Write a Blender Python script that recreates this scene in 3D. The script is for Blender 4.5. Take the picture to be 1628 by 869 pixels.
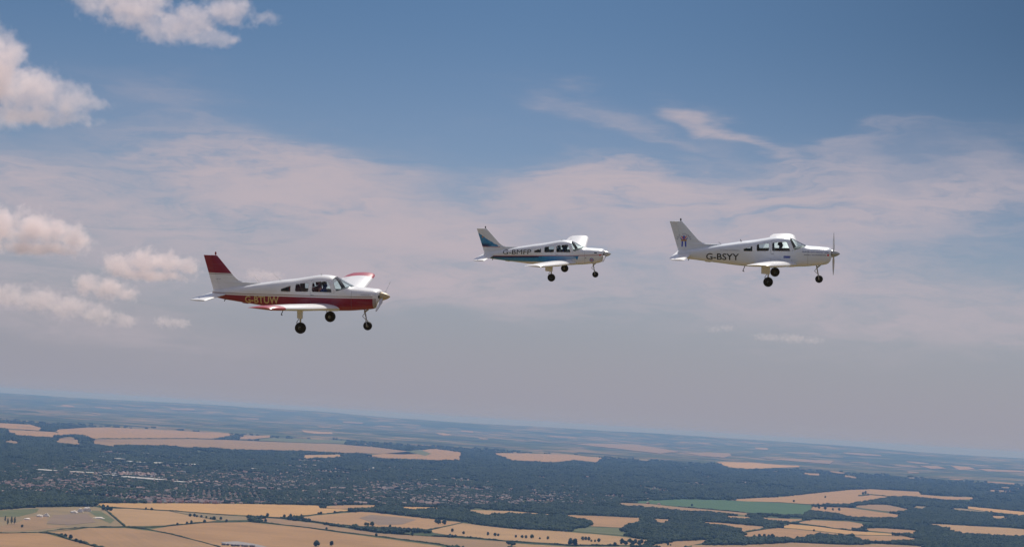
import bpy, bmesh, math, random
import numpy as np
from mathutils import Vector, Matrix, Euler, noise as mnoise
from mathutils.geometry import tessellate_polygon

for o in list(bpy.data.objects):
    bpy.data.objects.remove(o, do_unlink=True)
SC = bpy.context.scene
COL = SC.collection
rng = random.Random(7)
R = math.radians

# ------------------------------------------------------------------ camera
PW, PH, F = 1628.0, 869.0, 2937.5          # photograph size, focal length in its pixels
CAM_H = 400.0                              # metres above the fields
HORIZON = ((0, 618.0), (1628, 720.5))      # eye-level line in the photograph

def camray(x, y):                          # camera frame: right, depth, up
    return Vector(((x - PW / 2) / F, 1.0, (PH / 2 - y) / F))

_up = camray(*HORIZON[1]).cross(camray(*HORIZON[0]))
if _up.z < 0: _up = -_up
_up.normalize()
_fw = (Vector((0, 1, 0)) - _up * _up.y).normalized()
_rt = _fw.cross(_up).normalized()
C2W = Matrix((_rt, _fw, _up))              # camera frame -> world (X right, Y ahead, Z up)
CAM = Vector((0, 0, CAM_H))

cam_data = bpy.data.cameras.new('camera')
cam = bpy.data.objects.new('camera', cam_data)
COL.objects.link(cam)
cam_data.sensor_width = 36.0
cam_data.lens = 36.0 * F / PW
cam_data.clip_start = 0.5
cam_data.clip_end = 400000
_m = C2W @ Matrix(((1, 0, 0), (0, 0, -1), (0, 1, 0)))
cam.matrix_world = Matrix.Translation(CAM) @ _m.to_4x4()
SC.camera = cam

# ------------------------------------------------------------------ sun, sky, exposure
SUN_EL, SUN_AZ = R(54), R(12)              # azimuth clockwise from straight ahead (+Y)
sun_dir = Vector((math.sin(SUN_AZ) * math.cos(SUN_EL), math.cos(SUN_AZ) * math.cos(SUN_EL), math.sin(SUN_EL)))
sd = bpy.data.lights.new('sun', 'SUN')
sd.energy = 3.6
sd.angle = R(0.5)
sd.color = (1.0, 0.94, 0.86)
sun = bpy.data.objects.new('sun', sd)
COL.objects.link(sun)
sun.rotation_euler = (-sun_dir).to_track_quat('-Z', 'Y').to_euler()
sun.location = (0, 0, 900)

SC.view_settings.view_transform = 'Standard'
SC.view_settings.look = 'None'
SC.view_settings.exposure = 0.22
SC.view_settings.gamma = 1.0
SC.view_settings.use_curve_mapping = False

SC.render.engine = 'CYCLES'
SC.cycles.use_denoising = True
SC.cycles.max_bounces = 10
SC.cycles.diffuse_bounces = 3
SC.cycles.volume_bounces = 4
SC.cycles.transparent_max_bounces = 16
SC.cycles.volume_step_rate = 1.0
SC.cycles.volume_max_steps = 256


class NT:
    """small helper to wire shader nodes"""
    def __init__(self, tree):
        self.t = tree
        self.n = tree.nodes
        self.n.clear()
    def add(self, typ, **kw):
        nd = self.n.new(typ)
        for k, v in kw.items():
            setattr(nd, k, v)
        return nd
    def link(self, a, b):
        self.t.links.new(a, b)
    def _in(self, sock, v):
        if v is None: return
        if isinstance(v, (int, float)): sock.default_value = v
        elif isinstance(v, (tuple, list)): sock.default_value = v
        else: self.link(v, sock)
    def math(self, op, a, b=None, c=None, clamp=False):
        nd = self.add('ShaderNodeMath', operation=op)
        nd.use_clamp = clamp
        for i, v in enumerate((a, b, c)):
            self._in(nd.inputs[i], v)
        return nd.outputs[0]
    def vmath(self, op, a, b=None):
        nd = self.add('ShaderNodeVectorMath', operation=op)
        self._in(nd.inputs[0], a)
        if b is not None: self._in(nd.inputs[1], b)
        return nd.outputs['Value'] if op in ('LENGTH', 'DISTANCE', 'DOT_PRODUCT') else nd.outputs[0]
    def smooth(self, v, lo, hi, out0=0.0, out1=1.0):
        nd = self.add('ShaderNodeMapRange', interpolation_type='SMOOTHSTEP')
        self._in(nd.inputs['Value'], v)
        self._in(nd.inputs['From Min'], lo)
        self._in(nd.inputs['From Max'], hi)
        nd.inputs['To Min'].default_value = out0
        nd.inputs['To Max'].default_value = out1
        return nd.outputs[0]
    def mix(self, fac, a, b, mode='MIX'):
        nd = self.add('ShaderNodeMix', data_type='RGBA', blend_type=mode)
        self._in(nd.inputs[0], fac)
        for s, v in ((nd.inputs[6], a), (nd.inputs[7], b)):
            if isinstance(v, (tuple, list)) and len(v) == 3: v = (*v, 1)
            self._in(s, v)
        return nd.outputs[2]
    def noise(self, vec, scale, detail=4.0, rough=0.55, lac=2.0, dist=0.0):
        nd = self.add('ShaderNodeTexNoise')
        if vec is not None: self.link(vec, nd.inputs['Vector'])
        nd.inputs['Scale'].default_value = scale
        nd.inputs['Detail'].default_value = detail
        nd.inputs['Roughness'].default_value = rough
        nd.inputs['Lacunarity'].default_value = lac
        nd.inputs['Distortion'].default_value = dist
        return nd.outputs['Fac']
    def sep(self, v):
        nd = self.add('ShaderNodeSeparateXYZ'); self.link(v, nd.inputs[0]); return nd.outputs
    def comb(self, x, y, z):
        nd = self.add('ShaderNodeCombineXYZ')
        for i, v in enumerate((x, y, z)): self._in(nd.inputs[i], v)
        return nd.outputs[0]
    def curve(self, fac, pts):
        """piecewise-linear table: fac -> value (through a Float Curve, both normalised)"""
        xs = [p[0] for p in pts]; ys = [p[1] for p in pts]
        x0, x1, y0, y1 = min(xs), max(xs), min(ys), max(ys)
        if y1 - y0 < 1e-6: return self.math('ADD', 0.0, y0)
        nx = self.math('DIVIDE', self.math('SUBTRACT', fac, x0), x1 - x0, clamp=True)
        nd = self.add('ShaderNodeFloatCurve')
        cv = nd.mapping.curves[0]
        P = [((x - x0) / (x1 - x0), (y - y0) / (y1 - y0)) for x, y in sorted(pts)]
        while len(cv.points) < len(P): cv.points.new(0.5, 0.5)
        for pt, q in zip(cv.points, P):
            pt.location = q; pt.handle_type = 'VECTOR'
        nd.mapping.update()
        self.link(nx, nd.inputs['Value'])
        return self.math('ADD', self.math('MULTIPLY', nd.outputs[0], y1 - y0), y0)

# sky: Nishita atmosphere with a veil of thin cirrus
world = bpy.data.worlds.new('World')
SC.world = world
world.use_nodes = True
W = NT(world.node_tree)
wout = W.add('ShaderNodeOutputWorld')
bg = W.add('ShaderNodeBackground')
W.link(bg.outputs[0], wout.inputs[0])
tc = W.add('ShaderNodeTexCoord')
wx, wy, wz = W.sep(tc.outputs['Generated'])
wzc = W.math('MAXIMUM', wz, 0.012)          # the lowest sky goes on down to the land
wdir = W.vmath('NORMALIZE', W.comb(wx, wy, wzc))
sky = W.add('ShaderNodeTexSky', sky_type='NISHITA')
sky.sun_disc = False
sky.sun_elevation = SUN_EL
sky.sun_rotation = SUN_AZ
sky.altitude = 400
sky.air_density = 1.0
sky.dust_density = 1.2
sky.ozone_density = 2.0
W.link(wdir, sky.inputs[0])
SKY_STRENGTH = 0.085
azim = W.math('ARCTAN2', wx, wy)            # azimuth and elevation in degrees
azd = W.math('MULTIPLY', azim, 57.29578)
eld = W.math('MULTIPLY', W.math('ARCSINE', wz), 57.29578)
# cirrus: noise stretched along the wind, seen in (azimuth, elevation)
cvec = W.comb(W.math('MULTIPLY', azd, 0.10), W.math('MULTIPLY', eld, 0.42), 3.1)
warp = W.noise(cvec, 1.1, 5, 0.55)
warp2 = W.noise(W.vmath('ADD', cvec, (7.3, 2.2, 9.1)), 1.1, 5, 0.55)
cx = W.math('ADD', azd, W.math('MULTIPLY', W.math('SUBTRACT', warp, 0.5), 9.0))
cy = W.math('ADD', eld, W.math('MULTIPLY', W.math('SUBTRACT', warp2, 0.5), 5.0))

def azel(x, y):
    d = C2W @ camray(x, y)
    d.normalize()
    return math.degrees(math.atan2(d.x, d.y)), math.degrees(math.asin(d.z))

def patch(px, py, rx, ry, amp, tilt=0.0):
    a, e = azel(px, py)
    k = math.degrees(1 / F)
    dx = W.math('SUBTRACT', cx, a); dy = W.math('SUBTRACT', cy, e)
    if tilt:
        c, s = math.cos(R(tilt)), math.sin(R(tilt))
        ux = W.math('ADD', W.math('MULTIPLY', dx, c), W.math('MULTIPLY', dy, s))
        uy = W.math('SUBTRACT', W.math('MULTIPLY', dy, c), W.math('MULTIPLY', dx, s))
        dx, dy = ux, uy
    q = W.math('ADD', W.math('POWER', W.math('MULTIPLY', dx, 1 / (rx * k)), 2.0),
               W.math('POWER', W.math('MULTIPLY', dy, 1 / (ry * k)), 2.0))
    return W.math('MULTIPLY', W.math('EXPONENT', W.math('MULTIPLY', q, -1.0)), amp)

veil = None
for a in ((40, 300, 330, 46, .75, 0), (400, 272, 210, 52, .80, -8), (560, 335, 200, 52, .80, -16), (250, 380, 420, 50, .42, 0), (660, 395, 160, 40, .55, -14),
          (880, 280, 90, 22, .80, -6), (950, 320, 150, 30, .7, 2), (1150, 335, 330, 52, .85, 0), (1480, 320, 230, 42, .58, 16), (1280, 275, 90, 14, .55, 6),
          (1180, 415, 420, 46, .62, -3), (760, 440, 300, 36, .45, -4),
          (1135, 200, 38, 17, .62, -10), (1200, 232, 62, 12, .60, -18), (990, 195, 110, 20, .22, -16), (1390, 238, 110, 14, .28, 10), (90, 470, 210, 46, .45, -8), (330, 250, 120, 18, .5, 4),
          (1500, 480, 420, 46, .34, 0)):
    p = patch(*a)
    veil = p if veil is None else W.math('ADD', veil, p)
# unseen broken streaks of veil beyond the frame, added to raise fill light
fill_veil_noise = W.noise(W.vmath('MULTIPLY', tc.outputs['Generated'], (2.2, 2.2, 5.0)), 1.6, 5, 0.55)
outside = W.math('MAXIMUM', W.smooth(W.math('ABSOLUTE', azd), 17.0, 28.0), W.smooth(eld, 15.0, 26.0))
veil = W.math('ADD', veil, W.math('MULTIPLY', W.math('MULTIPLY', W.smooth(fill_veil_noise, .38, .62), outside), .9))
# fibres drawn out along the wind
fib = W.noise(W.comb(W.math('ADD', W.math('MULTIPLY', cx, 0.22), W.math('MULTIPLY', cy, 0.25)), W.math('SUBTRACT', W.math('MULTIPLY', cy, 2.1), W.math('MULTIPLY', cx, 0.22)), 0.3), 1.0, 7, 0.62)
puff = W.noise(W.comb(W.math('MULTIPLY', azd, 0.5), W.math('MULTIPLY', eld, 1.3), 4.4), 1.0, 6, 0.6)
tex = W.math('ADD', W.math('MULTIPLY', fib, .6), W.math('MULTIPLY', puff, .4))
veil = W.math('MULTIPLY', veil, W.smooth(tex, .33, .63, .18, 1.40))
veil = W.math('SUBTRACT', 1.0, W.math('EXPONENT', W.math('MULTIPLY', veil, -1.75)))
low = W.math('MULTIPLY', W.smooth(eld, 7.5, 0.0), 0.9)     # dusty air low down
HAZE_SKY = (0.288, 0.283, 0.340)
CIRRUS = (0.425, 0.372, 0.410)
def over_strength(c): return tuple(v / SKY_STRENGTH for v in c)
deep = W.mix(W.smooth(eld, 6.0, 13.5), (0.43, 0.47, 0.56), (0.27, 0.375, 0.475))
deep = W.mix(W.smooth(eld, 15.0, 40.0), deep, (0.78, 0.86, 0.92))
sky_vignette = W.math('MULTIPLY', W.math('MULTIPLY', W.smooth(azd, -2.0, 30.0), W.smooth(eld, 40.0, 15.0)), W.smooth(eld, 2.0, 14.0))     # lens vignetting painted into the sky, darker towards the upper right
deep = W.mix(W.math('MULTIPLY', sky_vignette, .95), deep, (0.09, 0.145, 0.20))
skyc = W.mix(1.0, sky.outputs[0], deep, 'MULTIPLY')
skyc = W.mix(low, skyc, over_strength(HAZE_SKY))
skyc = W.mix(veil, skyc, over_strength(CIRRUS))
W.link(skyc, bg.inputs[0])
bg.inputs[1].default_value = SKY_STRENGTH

# ------------------------------------------------------------------ general helpers
def link(o, parent=None):
    COL.objects.link(o)
    if parent: o.parent = parent
    return o

def obj(name, me, mat=None, parent=None):
    if isinstance(me, bmesh.types.BMesh):
        m = bpy.data.meshes.new(name); me.to_mesh(m); me.free(); me = m
    o = bpy.data.objects.new(name, me)
    if mat is not None:
        me.materials.clear()
        for m in (mat if isinstance(mat, (list, tuple)) else [mat]): me.materials.append(m)
    return link(o, parent)

def tag(o, label=None, cat=None, group=None, kind=None):
    if label: o['label'] = label
    if cat: o['category'] = cat
    if group: o['group'] = group
    if kind: o['kind'] = kind
    return o

def empty(name, loc=(0, 0, 0)):
    o = bpy.data.objects.new(name, None)
    o.location = loc
    o.empty_display_size = 0.5
    return link(o)

def pydata(name, v, f):
    me = bpy.data.meshes.new(name)
    me.from_pydata([tuple(p) for p in v], [], [tuple(q) for q in f])
    me.update()
    return me

def smooth_mesh(me, angle=40):
    for p in me.polygons: p.use_smooth = True
    try: me.set_sharp_from_angle(angle=R(angle))
    except Exception: pass
    return me

def mat(name, base, rough=0.6, metal=0.0, var=0.0, vscale=3.0, coat=0.0, bump=0.0, emit=None, spec=0.5):
    m = bpy.data.materials.new(name)
    m.use_nodes = True
    n = NT(m.node_tree)
    out = n.add('ShaderNodeOutputMaterial')
    b = n.add('ShaderNodeBsdfPrincipled')
    n.link(b.outputs[0], out.inputs[0])
    b.inputs['Roughness'].default_value = rough
    b.inputs['Metallic'].default_value = metal
    b.inputs['Coat Weight'].default_value = coat
    b.inputs['Specular IOR Level'].default_value = spec
    if var:
        t = n.add('ShaderNodeTexCoord')
        f = n.noise(t.outputs['Object'], vscale, 5, 0.6)
        lo = tuple(c * (1 - var) for c in base); hi = tuple(min(1, c * (1 + var)) for c in base)
        n.link(n.mix(n.smooth(f, .3, .7), lo, hi), b.inputs['Base Color'])
        if bump:
            bp = n.add('ShaderNodeBump'); bp.inputs['Strength'].default_value = bump
            n.link(f, bp.inputs['Height']); n.link(bp.outputs[0], b.inputs['Normal'])
    else:
        b.inputs['Base Color'].default_value = (*base, 1)
    return m

# ------------------------------------------------------------------ terrain
def sstep(a, b, x):
    t = min(1, max(0, (x - a) / (b - a))); return t * t * (3 - 2 * t)

def H(x, y):
    r = math.hypot(x, y)
    k = sstep(30000, 50000, r)
    if k <= 0: return 0.0
    far = sstep(42000, 66000, r)
    return k * (70 + 205 * far + (65 + 25 * far) * mnoise.noise((x / 9000, y / 9000, 1.3)) + 34 * mnoise.noise((x / 2600, y / 2600, 5.1)))

def ground_at(px, py):
    d = C2W @ camray(px, py)
    if d.z > -1e-4: d.z = -1e-4
    t1 = CAM_H / -d.z
    p = CAM + d * t1
    if math.hypot(p.x, p.y) > 29000:                  # hilly far country: walk along the sight line
        t = 28000.0
        while t < min(t1, 68000.0):
            p = CAM + d * t
            if p.z < H(p.x, p.y): break
            t += 120.0
    return p.x, p.y

W2C = C2W.transposed()
def to_px(x, y, z=0.0):
    c = W2C @ (Vector((x, y, z)) - CAM)
    return PW / 2 + F * c.x / c.y, PH / 2 - F * c.z / c.y

def pip(x, y, poly):
    c = False
    n = len(poly)
    j = n - 1
    for i in range(n):
        xi, yi = poly[i]; xj, yj = poly[j]
        if (yi > y) != (yj > y) and x < (xj - xi) * (y - yi) / (yj - yi) + xi: c = not c
        j = i
    return c

RMAX = 70000.0
def build_ground():
    rr = [0, 1500, 3000, 4500]
    r = 5500.0
    while r < RMAX:
        rr.append(r); r *= 1.028
    rr.append(RMAX)
    az = []
    a = -180.0
    while a < 180 - 1e-6:
        az.append(a)
        a += 0.25 if -22 <= a < 22 else 2.0
    v = [(0, 0, 0)]
    for q in rr[1:]:
        for t in az:
            x, y = q * math.sin(R(t)), q * math.cos(R(t))
            v.append((x, y, H(x, y)))
    n = len(az)
    f = []
    for j in range(n): f.append((0, 1 + (j + 1) % n, 1 + j))
    for i in range(len(rr) - 2):
        b0 = 1 + i * n; b1 = b0 + n
        for j in range(n):
            k = (j + 1) % n
            f.append((b0 + j, b0 + k, b1 + k, b1 + j))
    return smooth_mesh(pydata('ground', v, f), 180)

def ground_material():
    m = bpy.data.materials.new('countryside'); m.use_nodes = True
    n = NT(m.node_tree)
    out = n.add('ShaderNodeOutputMaterial'); b = n.add('ShaderNodeBsdfPrincipled')
    n.link(b.outputs[0], out.inputs[0])
    b.inputs['Roughness'].default_value = 0.95
    b.inputs['Specular IOR Level'].default_value = 0.05
    g = n.add('ShaderNodeNewGeometry')
    pos = g.outputs['Position']
    x, y, z = n.sep(pos)
    flat = n.comb(x, y, 0.0)
    dist = n.vmath('LENGTH', flat)
    n1 = n.noise(flat, 0.0011, 6, 0.62)
    n2 = n.noise(flat, 0.02, 5, 0.65)
    col = n.mix(n.smooth(n1, .35, .65), (0.026, 0.044, 0.018), (0.070, 0.085, 0.034))
    n3 = n.noise(flat, 0.0042, 3, 0.5)
    col = n.mix(n.math('MULTIPLY', n.smooth(n3, .52, .60), .8), col, (0.105, 0.115, 0.050))
    col = n.mix(n.math('MULTIPLY', n.smooth(n2, .45, .7), .5), col, (0.028, 0.044, 0.022))
    # far patchwork of stubble and pasture, too far off to tell the pieces apart
    vo = n.add('ShaderNodeTexVoronoi', feature='F1'); vo.inputs['Scale'].default_value = 0.0021
    wv = n.vmath('ADD', flat, n.vmath('SCALE', n.comb(n.math('SUBTRACT', n.noise(flat, .0012, 3), .5), n.math('SUBTRACT', n.noise(flat, .0017, 3), .5), 0.0)))
    n.link(flat, vo.inputs['Vector'])
    cs = n.add('ShaderNodeSeparateColor'); n.link(vo.outputs['Color'], cs.inputs[0])
    region = n.noise(flat, 0.00016, 3, 0.55)
    pick = n.math('ADD', cs.outputs[0], n.math('MULTIPLY', n.math('SUBTRACT', region, .5), 1.6))
    tan = n.math('MULTIPLY', n.smooth(pick, .75, .77), n.smooth(dist, 15500., 19000.))
    tcol = n.mix(cs.outputs[1], (0.30, 0.19, 0.10), (0.20, 0.145, 0.08))
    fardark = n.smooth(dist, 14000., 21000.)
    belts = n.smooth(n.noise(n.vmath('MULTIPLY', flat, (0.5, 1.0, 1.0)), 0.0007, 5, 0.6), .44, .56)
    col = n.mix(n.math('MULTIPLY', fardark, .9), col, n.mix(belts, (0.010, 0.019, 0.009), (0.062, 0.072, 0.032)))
    pas = n.math('MULTIPLY', n.smooth(cs.outputs[2], .74, .76), n.smooth(dist, 12500., 16000.))
    col = n.mix(n.math('MULTIPLY', pas, .45), col, (0.075, 0.095, 0.040))
    col = n.mix(n.math('MULTIPLY', tan, .8), col, tcol)
    near = n.math('MULTIPLY', n.smooth(cs.outputs[0], .58, .60), n.smooth(dist, 6000., 5200.))   # unseen harvest fields under the camera, put in to bounce warm light upward
    col = n.mix(near, col, (0.32, 0.195, 0.085))
    n.link(col, b.inputs['Base Color'])
    return m

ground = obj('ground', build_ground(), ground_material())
tag(ground, kind='structure')

def field_material(name, c1, c2, ang=0.0, rows=True):
    m = bpy.data.materials.new(name); m.use_nodes = True
    n = NT(m.node_tree)
    out = n.add('ShaderNodeOutputMaterial'); b = n.add('ShaderNodeBsdfPrincipled')
    n.link(b.outputs[0], out.inputs[0])
    b.inputs['Roughness'].default_value = 0.9
    b.inputs['Specular IOR Level'].default_value = 0.1
    g = n.add('ShaderNodeNewGeometry')
    mp = n.add('ShaderNodeMapping'); mp.inputs['Rotation'].default_value = (0, 0, R(ang))
    n.link(g.outputs['Position'], mp.inputs['Vector'])
    x, y, z = n.sep(mp.outputs[0])
    big = n.noise(mp.outputs[0], 0.0045, 5, 0.6)
    strk = n.noise(n.comb(n.math('MULTIPLY', x, 0.0012), n.math('MULTIPLY', y, 0.022), 0.0), 1.0, 4, 0.6)
    small = n.noise(mp.outputs[0], 0.08, 4, 0.6)
    f = n.math('ADD', n.math('MULTIPLY', big, .5), n.math('ADD', n.math('MULTIPLY', strk, .35), n.math('MULTIPLY', small, .15)))
    col = n.mix(n.smooth(f, .36, .64), c1, c2)
    if rows:   # sprayer tramlines
        t = n.math('ABSOLUTE', n.math('SUBTRACT', n.math('FRACT', n.math('MULTIPLY', y, 1 / 24.0)), .5))
        col = n.mix(n.math('MULTIPLY', n.smooth(t, .43, .47), .22), col, tuple(c * .55 for c in c1))
    n.link(col, b.inputs['Base Color'])
    return m

FM = {
    'wheat': [field_material('ripe_wheat_%d' % i, a, b, ang) for i, (a, b, ang) in enumerate((
        ((0.248, 0.144, 0.063), (0.318, 0.187, 0.084), 12), ((0.235, 0.144, 0.070), (0.296, 0.178, 0.085), 70), ((0.270, 0.161, 0.074), (0.326, 0.196, 0.091), -25),
        ((0.255, 0.150, 0.068), (0.315, 0.188, 0.085), 40), ((0.285, 0.180, 0.084), (0.345, 0.215, 0.100), -60)))],
    'bright': [field_material('bright_stubble', (0.348, 0.204, 0.077), (0.418, 0.248, 0.096), 5)],
    'dull': [field_material('dull_stubble', (0.204, 0.131, 0.068), (0.261, 0.165, 0.085), 35)],
    'fallow': [field_material('bare_fallow', (0.165, 0.117, 0.083), (0.209, 0.152, 0.104), 20, False)],
    'green': [field_material('green_crop', (0.036, 0.086, 0.032), (0.052, 0.106, 0.041), 8)],
    'grass': [field_material('rough_grass', (0.074, 0.091, 0.035), (0.113, 0.117, 0.052), 0, False)],
    'olive': [field_material('olive_margin', (0.170, 0.130, 0.068), (0.225, 0.165, 0.085), 0, False)],
}
FIELDS = []   # (kind, polygon in photograph pixels, height)
def fld(kind, *pts, up=0.0): FIELDS.append((kind, list(pts), up))

# nearest fields, bottom of the picture
fld('wheat', (-40, 848), (0, 847.5), (60, 847), (75, 848), (106, 857), (152, 869), (190, 880), (-40, 880))
fld('wheat', (80, 847), (110, 843), (141, 838.8), (197, 838.8), (235, 843), (270, 849), (325, 863), (345, 869), (375, 880), (200, 880), (155, 869), (120, 860), (95, 851))
fld('olive', (-40, 846), (-40, 812), (0, 810), (60, 806), (150, 805), (166, 808), (196, 836), (140, 837.5), (80, 845), (30, 846))
fld('grass', (-40, 822), (-40, 813), (30, 809.5), (62, 808), (58, 814), (30, 821), up=.3)
fld('grass', (138, 811), (160, 812), (182, 826), (176, 832), (158, 824), up=.3)
fld('fallow', (74, 832), (84, 818.5), (110, 817), (140, 816.5), (152, 830), (110, 834), up=.6)
fld('dull', (0, 845), (0, 836), (30, 830), (45, 822), (76, 818), (74, 834), (110, 836), (60, 842), up=.4)
fld('bright', (152, 799.5), (300, 799.8), (420, 801), (506, 803), (509, 807.5), (558, 809.5), (545, 813), (507, 816.3), (469, 821), (446, 822), (407, 819.5), (336, 815.5), (270, 810.5), (200, 806.3), (166, 804.8), (153, 803))
fld('olive', (272, 812), (336, 816.5), (405, 820.8), (392, 826), (352, 827), (312, 820))
fld('wheat', (167.5, 808), (200, 808), (268, 812), (308, 820), (345, 827), (328, 829), (290, 833), (268, 834.5), (237, 835.5), (200, 836), (184, 823))
fld('wheat', (240, 841), (270, 836), (328, 830.5), (396, 829.5), (440, 834), (490, 839), (540, 846.5), (580, 851.5), (640, 859.5), (700, 867.5), (735, 880), (385, 880), (348, 868), (325, 861), (270, 847))
fld('dull', (402, 827.5), (424, 823), (446, 824.5), (500, 831), (540, 837.5), (600, 847), (700, 853.2), (810, 861), (812, 866), (800, 880), (760, 880), (727, 868), (677, 861), (606, 852), (540, 844), (490, 837), (440, 832))
fld('wheat', (470, 822.8), (500, 819), (540, 815.5), (571, 813), (590, 814), (659, 821.5), (694, 825.5), (733, 829.7), (700, 837), (679, 841), (640, 839.5), (590, 836.8), (540, 833), (500, 827.5))
fld('fallow', (571, 823), (590, 818), (633, 822), (662, 825.5), (640, 833), (603, 834.5), up=.5)
fld('wheat', (682, 843), (735, 831), (810, 840), (890, 844), (985, 852), (1035, 859), (1020, 866), (985, 865.5), (905, 864.5), (810, 858.6), (740, 853), (690, 846.5))
fld('wheat', (815, 863), (905, 868.5), (1000, 868.5), (1060, 880), (810, 880), (815, 870))
fld('wheat', (1036, 866), (1075, 860), (1120, 858), (1152, 857), (1128, 860.5), (1100, 866), (1080, 872), (1050, 872))
fld('wheat', (510, 804.5), (545, 802.5), (606, 802.5), (600, 805.5), (570, 807), (540, 808.5), (512, 807))
fld('bright', (635, 805), (700, 806), (711, 807.7), (690, 808.7), (660, 809.2), (638, 808))
fld('wheat', (733, 809.7), (810, 811.7), (887, 818), (875, 819.5), (850, 817.5), (810, 815.5), (790, 816), (771, 819.5), (755, 814))
fld('wheat', (898, 818), (960, 820), (1022, 823), (1020, 829), (1000, 833), (993, 838), (940, 836), (936, 827), (905, 821))
fld('wheat', (1036, 824), (1076, 825.5), (1062, 829), (1046, 832), (1040, 829))
fld('grass', (895, 842), (940, 837.5), (990, 839.5), (995, 850.5), (950, 847))
fld('wheat', (1085, 827), (1150, 831), (1224, 837.5), (1200, 842), (1181, 845), (1172, 838), (1150, 834.3), (1100, 829.7))
fld('bright', (1239, 837.5), (1256, 832.5), (1300, 836.5), (1350, 843), (1435, 849), (1440, 851), (1350, 849), (1290, 842))
fld('wheat', (1238, 838.7), (1290, 843), (1350, 850), (1440, 852), (1462, 858), (1440, 859), (1400, 860), (1380, 860), (1350, 852), (1300, 848), (1262, 857), (1240, 854), (1182, 852), (1186, 846), (1224, 840))
fld('wheat', (1100, 880), (1100, 866), (1180, 866), (1260, 862), (1350, 866), (1400, 864), (1470, 868), (1480, 880))
fld('wheat', (1268, 830), (1288, 826), (1350, 828.5), (1377, 833), (1372, 839), (1350, 841.5), (1300, 835.5))
fld('wheat', (1376, 839.6), (1400, 839), (1435, 841), (1467, 844), (1455, 847.5), (1430, 847), (1380, 843))
fld('wheat', (1432, 830.5), (1500, 833), (1590, 838), (1660, 843), (1660, 852), (1602, 851.5), (1560, 849), (1531, 847), (1511, 843), (1502, 838), (1480, 834.5))
fld('wheat', (1290, 804.5), (1350, 806.5), (1432, 818), (1428, 823), (1350, 821.5), (1330, 816), (1290, 811))
fld('dull', (1352, 804.5), (1380, 801.5), (1410, 802), (1450, 809.8), (1428, 813.5), (1400, 811))
fld('wheat', (1155, 793.5), (1239, 789.5), (1300, 783), (1350, 778.3), (1384, 777), (1464, 781.2), (1463, 785.5), (1500, 788.5), (1572, 791), (1573, 792.5), (1500, 794), (1470, 790.5), (1450, 788.5), (1415, 789.5), (1380, 796), (1350, 800), (1300, 801.5), (1240, 797.5), (1180, 796.2))
fld('green', (995, 797.5), (1040, 794.8), (1085, 793.3), (1150, 794.5), (1240, 798.8), (1294, 802.8), (1287, 812), (1278, 818), (1196, 815), (1160, 811.3), (1080, 804.7), (1030, 799.6))
fld('dull', (980, 798.3), (1030, 800.3), (1080, 805.6), (1160, 812.3), (1196, 816), (1185, 818.5), (1140, 814), (1078, 811), (1040, 806.5), (985, 802))
fld('wheat', (938, 801), (976, 803), (980, 805), (945, 803))
fld('wheat', (1204, 822), (1284, 825), (1265, 829.5), (1225, 827))
fld('wheat', (1155, 819), (1200, 822), (1185, 825), (1152, 822))
fld('bright', (1534, 804), (1628, 813), (1680, 818), (1680, 822), (1600, 817), (1540, 808))
fld('wheat', (1574, 819), (1600, 820), (1606, 823), (1580, 825))
fld('olive', (1504, 807), (1530, 807.5), (1572, 813.5), (1565, 814.5), (1520, 811))
fld('olive', (1445, 804), (1478, 804.5), (1470, 808), (1452, 807))
# beyond the town
fld('wheat', (-30, 671), (0, 672.2), (48, 674.8), (71, 681.5), (60, 684), (41, 682.5), (-30, 678))
fld('wheat', (10, 683), (50, 684.5), (86, 686.5), (90, 682.5), (136, 679.5), (174, 679), (270, 684), (368, 688.5), (366, 692), (340, 697), (300, 696), (150, 697), (125, 690), (88, 692), (88, 695), (66, 694.5), (22, 691))
fld('dull', (88, 697), (112, 694), (127, 700), (131, 708), (86, 703))
fld('dull', (150, 698), (300, 697.5), (340, 698.5), (373, 699.5), (431, 702), (540, 706), (600, 711), (640, 716), (684, 721), (640, 722), (540, 719), (469, 716), (419, 715), (363, 714), (349, 711), (291, 711), (270, 708), (186, 706.5), (182, 710.5), (143, 704))
fld('wheat', (374, 697.5), (392, 692.5), (430, 691.5), (428, 695), (400, 698))
fld('grass', (395, 699.5), (435, 696), (500, 698), (552, 700), (550, 704.5), (480, 703), (430, 700.8))
fld('dull', (3, 702), (18, 699.5), (34, 703), (25, 706.5))
fld('wheat', (474, 723), (537, 722), (560, 723), (535, 726.5), (487, 728.5))
fld('wheat', (575, 724), (650, 717.5), (690, 713), (735, 719), (733, 731), (690, 731), (610, 728))
fld('grass', (645, 717), (668, 714.5), (686, 721), (676, 724.5), up=1.0)
fld('wheat', (782, 720), (814, 720), (900, 722), (958, 727.5), (950, 735), (915, 731), (879, 734.5), (814, 731))
fld('bright', (1139, 734), (1194, 735), (1240, 738.5), (1271, 740), (1271, 742), (1230, 743), (1194, 745), (1159, 742.5))
fld('dull', (909, 705), (960, 705), (1014, 706.5), (1079, 717.5), (1049, 721), (989, 714))
fld('dull', (1084, 719), (1159, 720), (1163, 724), (1150, 727.5), (1110, 724))
fld('wheat', (1461, 740), (1490, 740.5), (1505, 745), (1480, 745))
fld('wheat', (1511, 740), (1540, 742), (1551, 745.5), (1525, 747))
fld('wheat', (1554, 745), (1600, 747), (1660, 750), (1660, 752), (1570, 749))
fld('dull', (1214, 729), (1260, 729), (1325, 733), (1319, 737.5), (1250, 732))
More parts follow.
